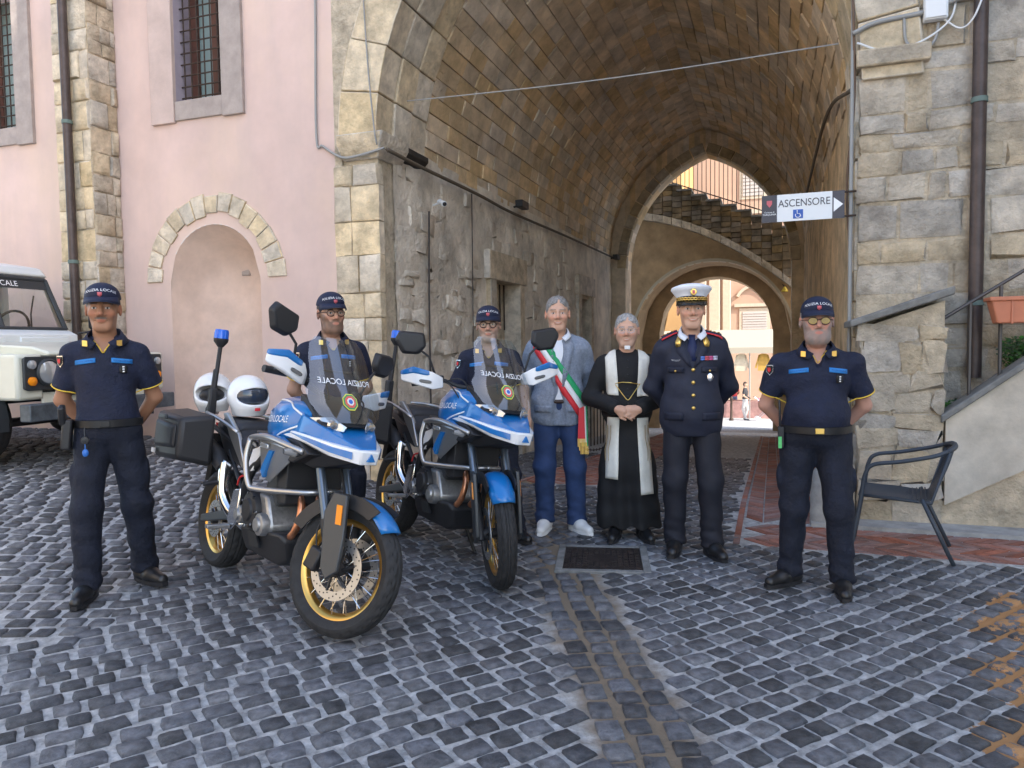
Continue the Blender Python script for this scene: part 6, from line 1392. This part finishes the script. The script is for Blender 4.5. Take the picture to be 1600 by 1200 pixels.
mb=MB(); mb.tube([Mx@Vector((-.036+.02*math.cos(a),-.068+.02*math.sin(a),.013)) for a in [R(150+i*15) for i in range(16)]],.003,5); mb.tube([Mx@Vector(p) for p in ((-.042,-.034,.013),(-.042,-.055,.013),(-.022,-.056,.013),(-.012,-.08,.013))],.003,5); mb.sph(Mx@Vector((-.042,-.03,.013)),.005,8,6); obj('wheelchair_symbol',mb,Mlet,SG)
mb=MB(); cs=[(-.022,.05),(.022,.05),(.022,.02),(0,-.01),(-.022,.02)]; mb.v=[tuple(Mx@Vector((x-.267,y+.02,.012))) for x,y in cs]; mb.f=[(0,1,2,3,4)]; obj('crest',mb,mat('badge_red'),SG,fix=False)
text('crest_lettering','Comune di',.018,Mx@Matrix.Translation((-.267,-.03,.0118)),Mlet,SG); text('crest_lettering','TARQUINIA',.021,Mx@Matrix.Translation((-.267,-.05,.0118)),Mlet,SG)
for y in (-.1,.1): mb=MB(); mb.tube([Mx@Vector((.33,y,0)),Mx@Vector((.42,y,-.0))],.009,6); obj('bracket',mb,Miron,SG)
WL=thing('wall_lamp','small yellow lamp fixed on the stair arch wall','lamp',FW(-.4,13.7,2.75)); mb=MB(); mb.lathe([(.03,.12),(.09,0)],(0,0,0),'z',12); obj('shade',mb,mat('lamp_yellow',(.7,.5,.05),.5),WL); mb=MB(); mb.tube([(0,0,.12),(0,.15,.2)],.012,6); obj('arm',mb,Miron,WL)
# low railing and chain at the left passage wall
FN=thing('low_fence','low iron fence along the left wall of the passage','fence')
for i in range(15):
    t_=5.6+.28*i; p=FW(-3.95,t_,0); z=gz(p.x,p.y); mb=MB(); mb.tube([(p.x,p.y,z),(p.x,p.y,z+1.0)],.012,5); obj('bar',mb,Miron,FN)
mb=MB(); p,q_=FW(-3.95,5.6,0),FW(-3.95,9.55,0); mb.tube([(p.x,p.y,gz(p.x,p.y)+1),(q_.x,q_.y,gz(q_.x,q_.y)+1)],.015,6); obj('rail',mb,Miron,FN)
CH=thing('chain','sagging iron chain beside the brick strip in the passage','chain')
for i in range(40):
    f=i/39; p=FW(-3.45,3.2+4.2*f,0); z=gz(p.x,p.y)+.06+.5*(2*f-1)**2*.5; mb=MB(); mb.lathe([(.022,-.006),(.03,0),(.022,.006),(.014,0)],(p.x,p.y,z),'x' if i%2 else 'z',8,True); obj('link',mb,Miron,CH)
# ================= market street beyond
ST_=thing('market_stall','clothes stall with cream awning in the street beyond the arch','stall')
mb=MB(); mb.hull([FW(s,t,z) for s in(-7.5,1.5) for t,z in ((25.6,1.2),(29,2.0),(29,1.9),(25.6,1.1))]); obj('awning',mb,mat('awning_cream',(.36,.32,.25),.8),ST_)
mb=MB(); mb.hull([FW(s,t,z) for s in(-7.5,1.5) for t in(25.58,25.6) for z in (.95,1.2)]); obj('valance',mb,mat('awning_cream'),ST_)
for s in (-7.4,-4.4,-1.6,1.4):
    mb=MB(); mb.tube([FW(s,25.8,-2.05),FW(s,25.8,1.15)],.03,8); obj('post',mb,Msteel,ST_)
mb=MB(); mb.tube([FW(-7.4,25.9,.98),FW(1.4,25.9,.98)],.02,6); obj('clothes_rail',mb,Msteel,ST_)
mb=MB(); slab(mb,-7,1.2,26.2,27.4,-2,-1.15); obj('counter',mb,mat('counter_cloth',(.35,.2,.18),.8,var=.4,scale=3),ST_)
cl=[(.05,.04,.035),(.04,.035,.04),(.55,.47,.35),(.1,.09,.1),(.45,.27,.06),(.4,.06,.06),(.12,.1,.09),(.5,.42,.33),(.08,.1,.2),(.35,.2,.08)]
def jacket(s,c,i):
    mb=MB(); z=.93
    for pts in ([(-.2,z-.08),(.2,z-.08),(.23,z-.72),(-.23,z-.72),(.09,z),(-.09,z)],[(-.2,z-.05),(-.13,z-.02),(-.27,z-.62),(-.35,z-.6)],[(.2,z-.05),(.13,z-.02),(.27,z-.62),(.35,z-.6)]):
        mb.hull([FW(s+x,25.9+dt,zz) for x,zz in pts for dt in (-.06,.06)])
    nm=['brown','dark','beige','charcoal','mustard','red','grey-brown','cream','navy','tan'][i%10]
    o=tag(obj('jacket',mb,mat('cloth_%d'%(i%10),c,.85,var=.2,scale=8)),'%s jacket hanging on the market stall rail'%nm,'jacket','jackets on the stall rail')
for i,s in enumerate((-5.0,-4.3,-1.95,-2.6,-1.05,-.35,-3.3,.3,-5.7,1.0)): jacket(s,cl[[3,0,2,0,4,5,6,7,8,9][i]],[3,0,2,1,4,5,6,7,8,9][i])
def passer(label,s,t,rz,h,top,leg,seed):
    p=FW(s,t,0); o=thing('person',label,'person',(p.x,p.y,gz(p.x,p.y)),rz); S=h/1.75; o.scale=(S,S,S)
    pr=[E((0,0,1.63),(.08,.1,.12),k=.02),C((0,.02,1.5),(0,.02,1.42),.055,k=.03),E((0,0,1.25),(.19,.12,.22),k=.05),E((0,0,1.0),(.17,.13,.16),k=.05)]
    for s_ in (-1,1): pr+= [C((s_*.19,0,1.4),(s_*.25,.03,1.13),.055,.045,k=.03),C((s_*.25,.03,1.13),(s_*.2,-.18,.98),.045,.035,k=.03),C((s_*.09,0,.92),(s_*.1,-.06*s_,.5),.09,.07,k=.04),C((s_*.1,-.06*s_,.5),(s_*.11,.05*s_,.07),.065,.05,k=.03),C((s_*.11,.05*s_,.05),(s_*.11,.05*s_-.12,.04),.045,k=.03)]
    v,f=sdf(pr,.022); z=v[:,2]; c=np.tile(np.array((.45,.28,.2)),(len(v),1)); arm=(abs(v[:,0])>.2)&(z<1.2)
    c[(z<1.47)&~arm]=top; c[z<.97]=leg; c[z<.09]=(.1,.1,.1); c[(z>1.66)|((z>1.55)&(v[:,1]>.03))]=(.06,.045,.035); c[arm&(z>.9)]=(.45,.28,.2)
    sobj('body',(v,f),mat('passer',(.5,.5,.5),.8,vcol=True),o,cols=np.concatenate([c,np.ones((len(v),1))],1))
passer('woman in black top and white trousers pushing a stroller',-1.75,25.0,R(60),1.62,(.03,.03,.035),(.6,.58,.55),1)
passer('person in red top browsing at the market stall',-2.35,27.9,R(190),1.7,(.45,.04,.05),(.08,.1,.2),2)
passer('person in orange top behind the clothes stall counter',-.75,28.1,R(20),1.65,(.55,.22,.1),(.1,.1,.12),3)
passer('person in jeans walking past the clothes stall',-3.1,24.6,R(100),1.7,(.2,.28,.4),(.15,.22,.35),4)
SL=thing('stroller','small child stroller pushed along the sunny street','stroller',FW(-.95,24.6,gz(*FW(-.95,24.6,0)[:2])),R(-10))
mb=MB()
for s in (-.22,.22): mb.tube([(-.45,s,1.0),(.1,s,.5),(.35,s,.12)],.014,6); mb.tube([(.1,s,.5),(-.3,s,.12)],.014,6)
mb.tube([(-.45,-.22,1.0),(-.45,.22,1.0)],.014,6); obj('frame',mb,Msteel,SL)
mb=MB(); mb.hull([(x,y,z) for y in(-.2,.2) for x,z in ((-.12,.42),(.22,.42),(.24,.52),(-.1,.5),(-.32,.92),(-.24,.95))]); obj('seat',mb,mat('stroller_pink',(.55,.25,.33),.8,var=.5,scale=20),SL)
for x in (.35,-.3):
    for s in (-.22,.22): mb=MB(); mb.lathe([(.05,-.015),(.1,-.02),(.1,.02),(.05,.015)],(x,s,.1),'y',14,True); obj('wheel',mb,Mwht,SL)
mb=MB(); mb.lathe([(.09,0),(.09,.08),(.05,.12),(.045,.85),(.065,.88),(.065,.95),(.03,1.0),(.05,1.06),(.001,1.12)],(0,0,0),'z',14); bo=tag(obj('bollard',mb,Miron,smooth=50),'dark iron bollard at the edge of the sunny street','bollard'); p=FW(-2.27,24.4,0); bo.location=(p.x,p.y,gz(p.x,p.y))
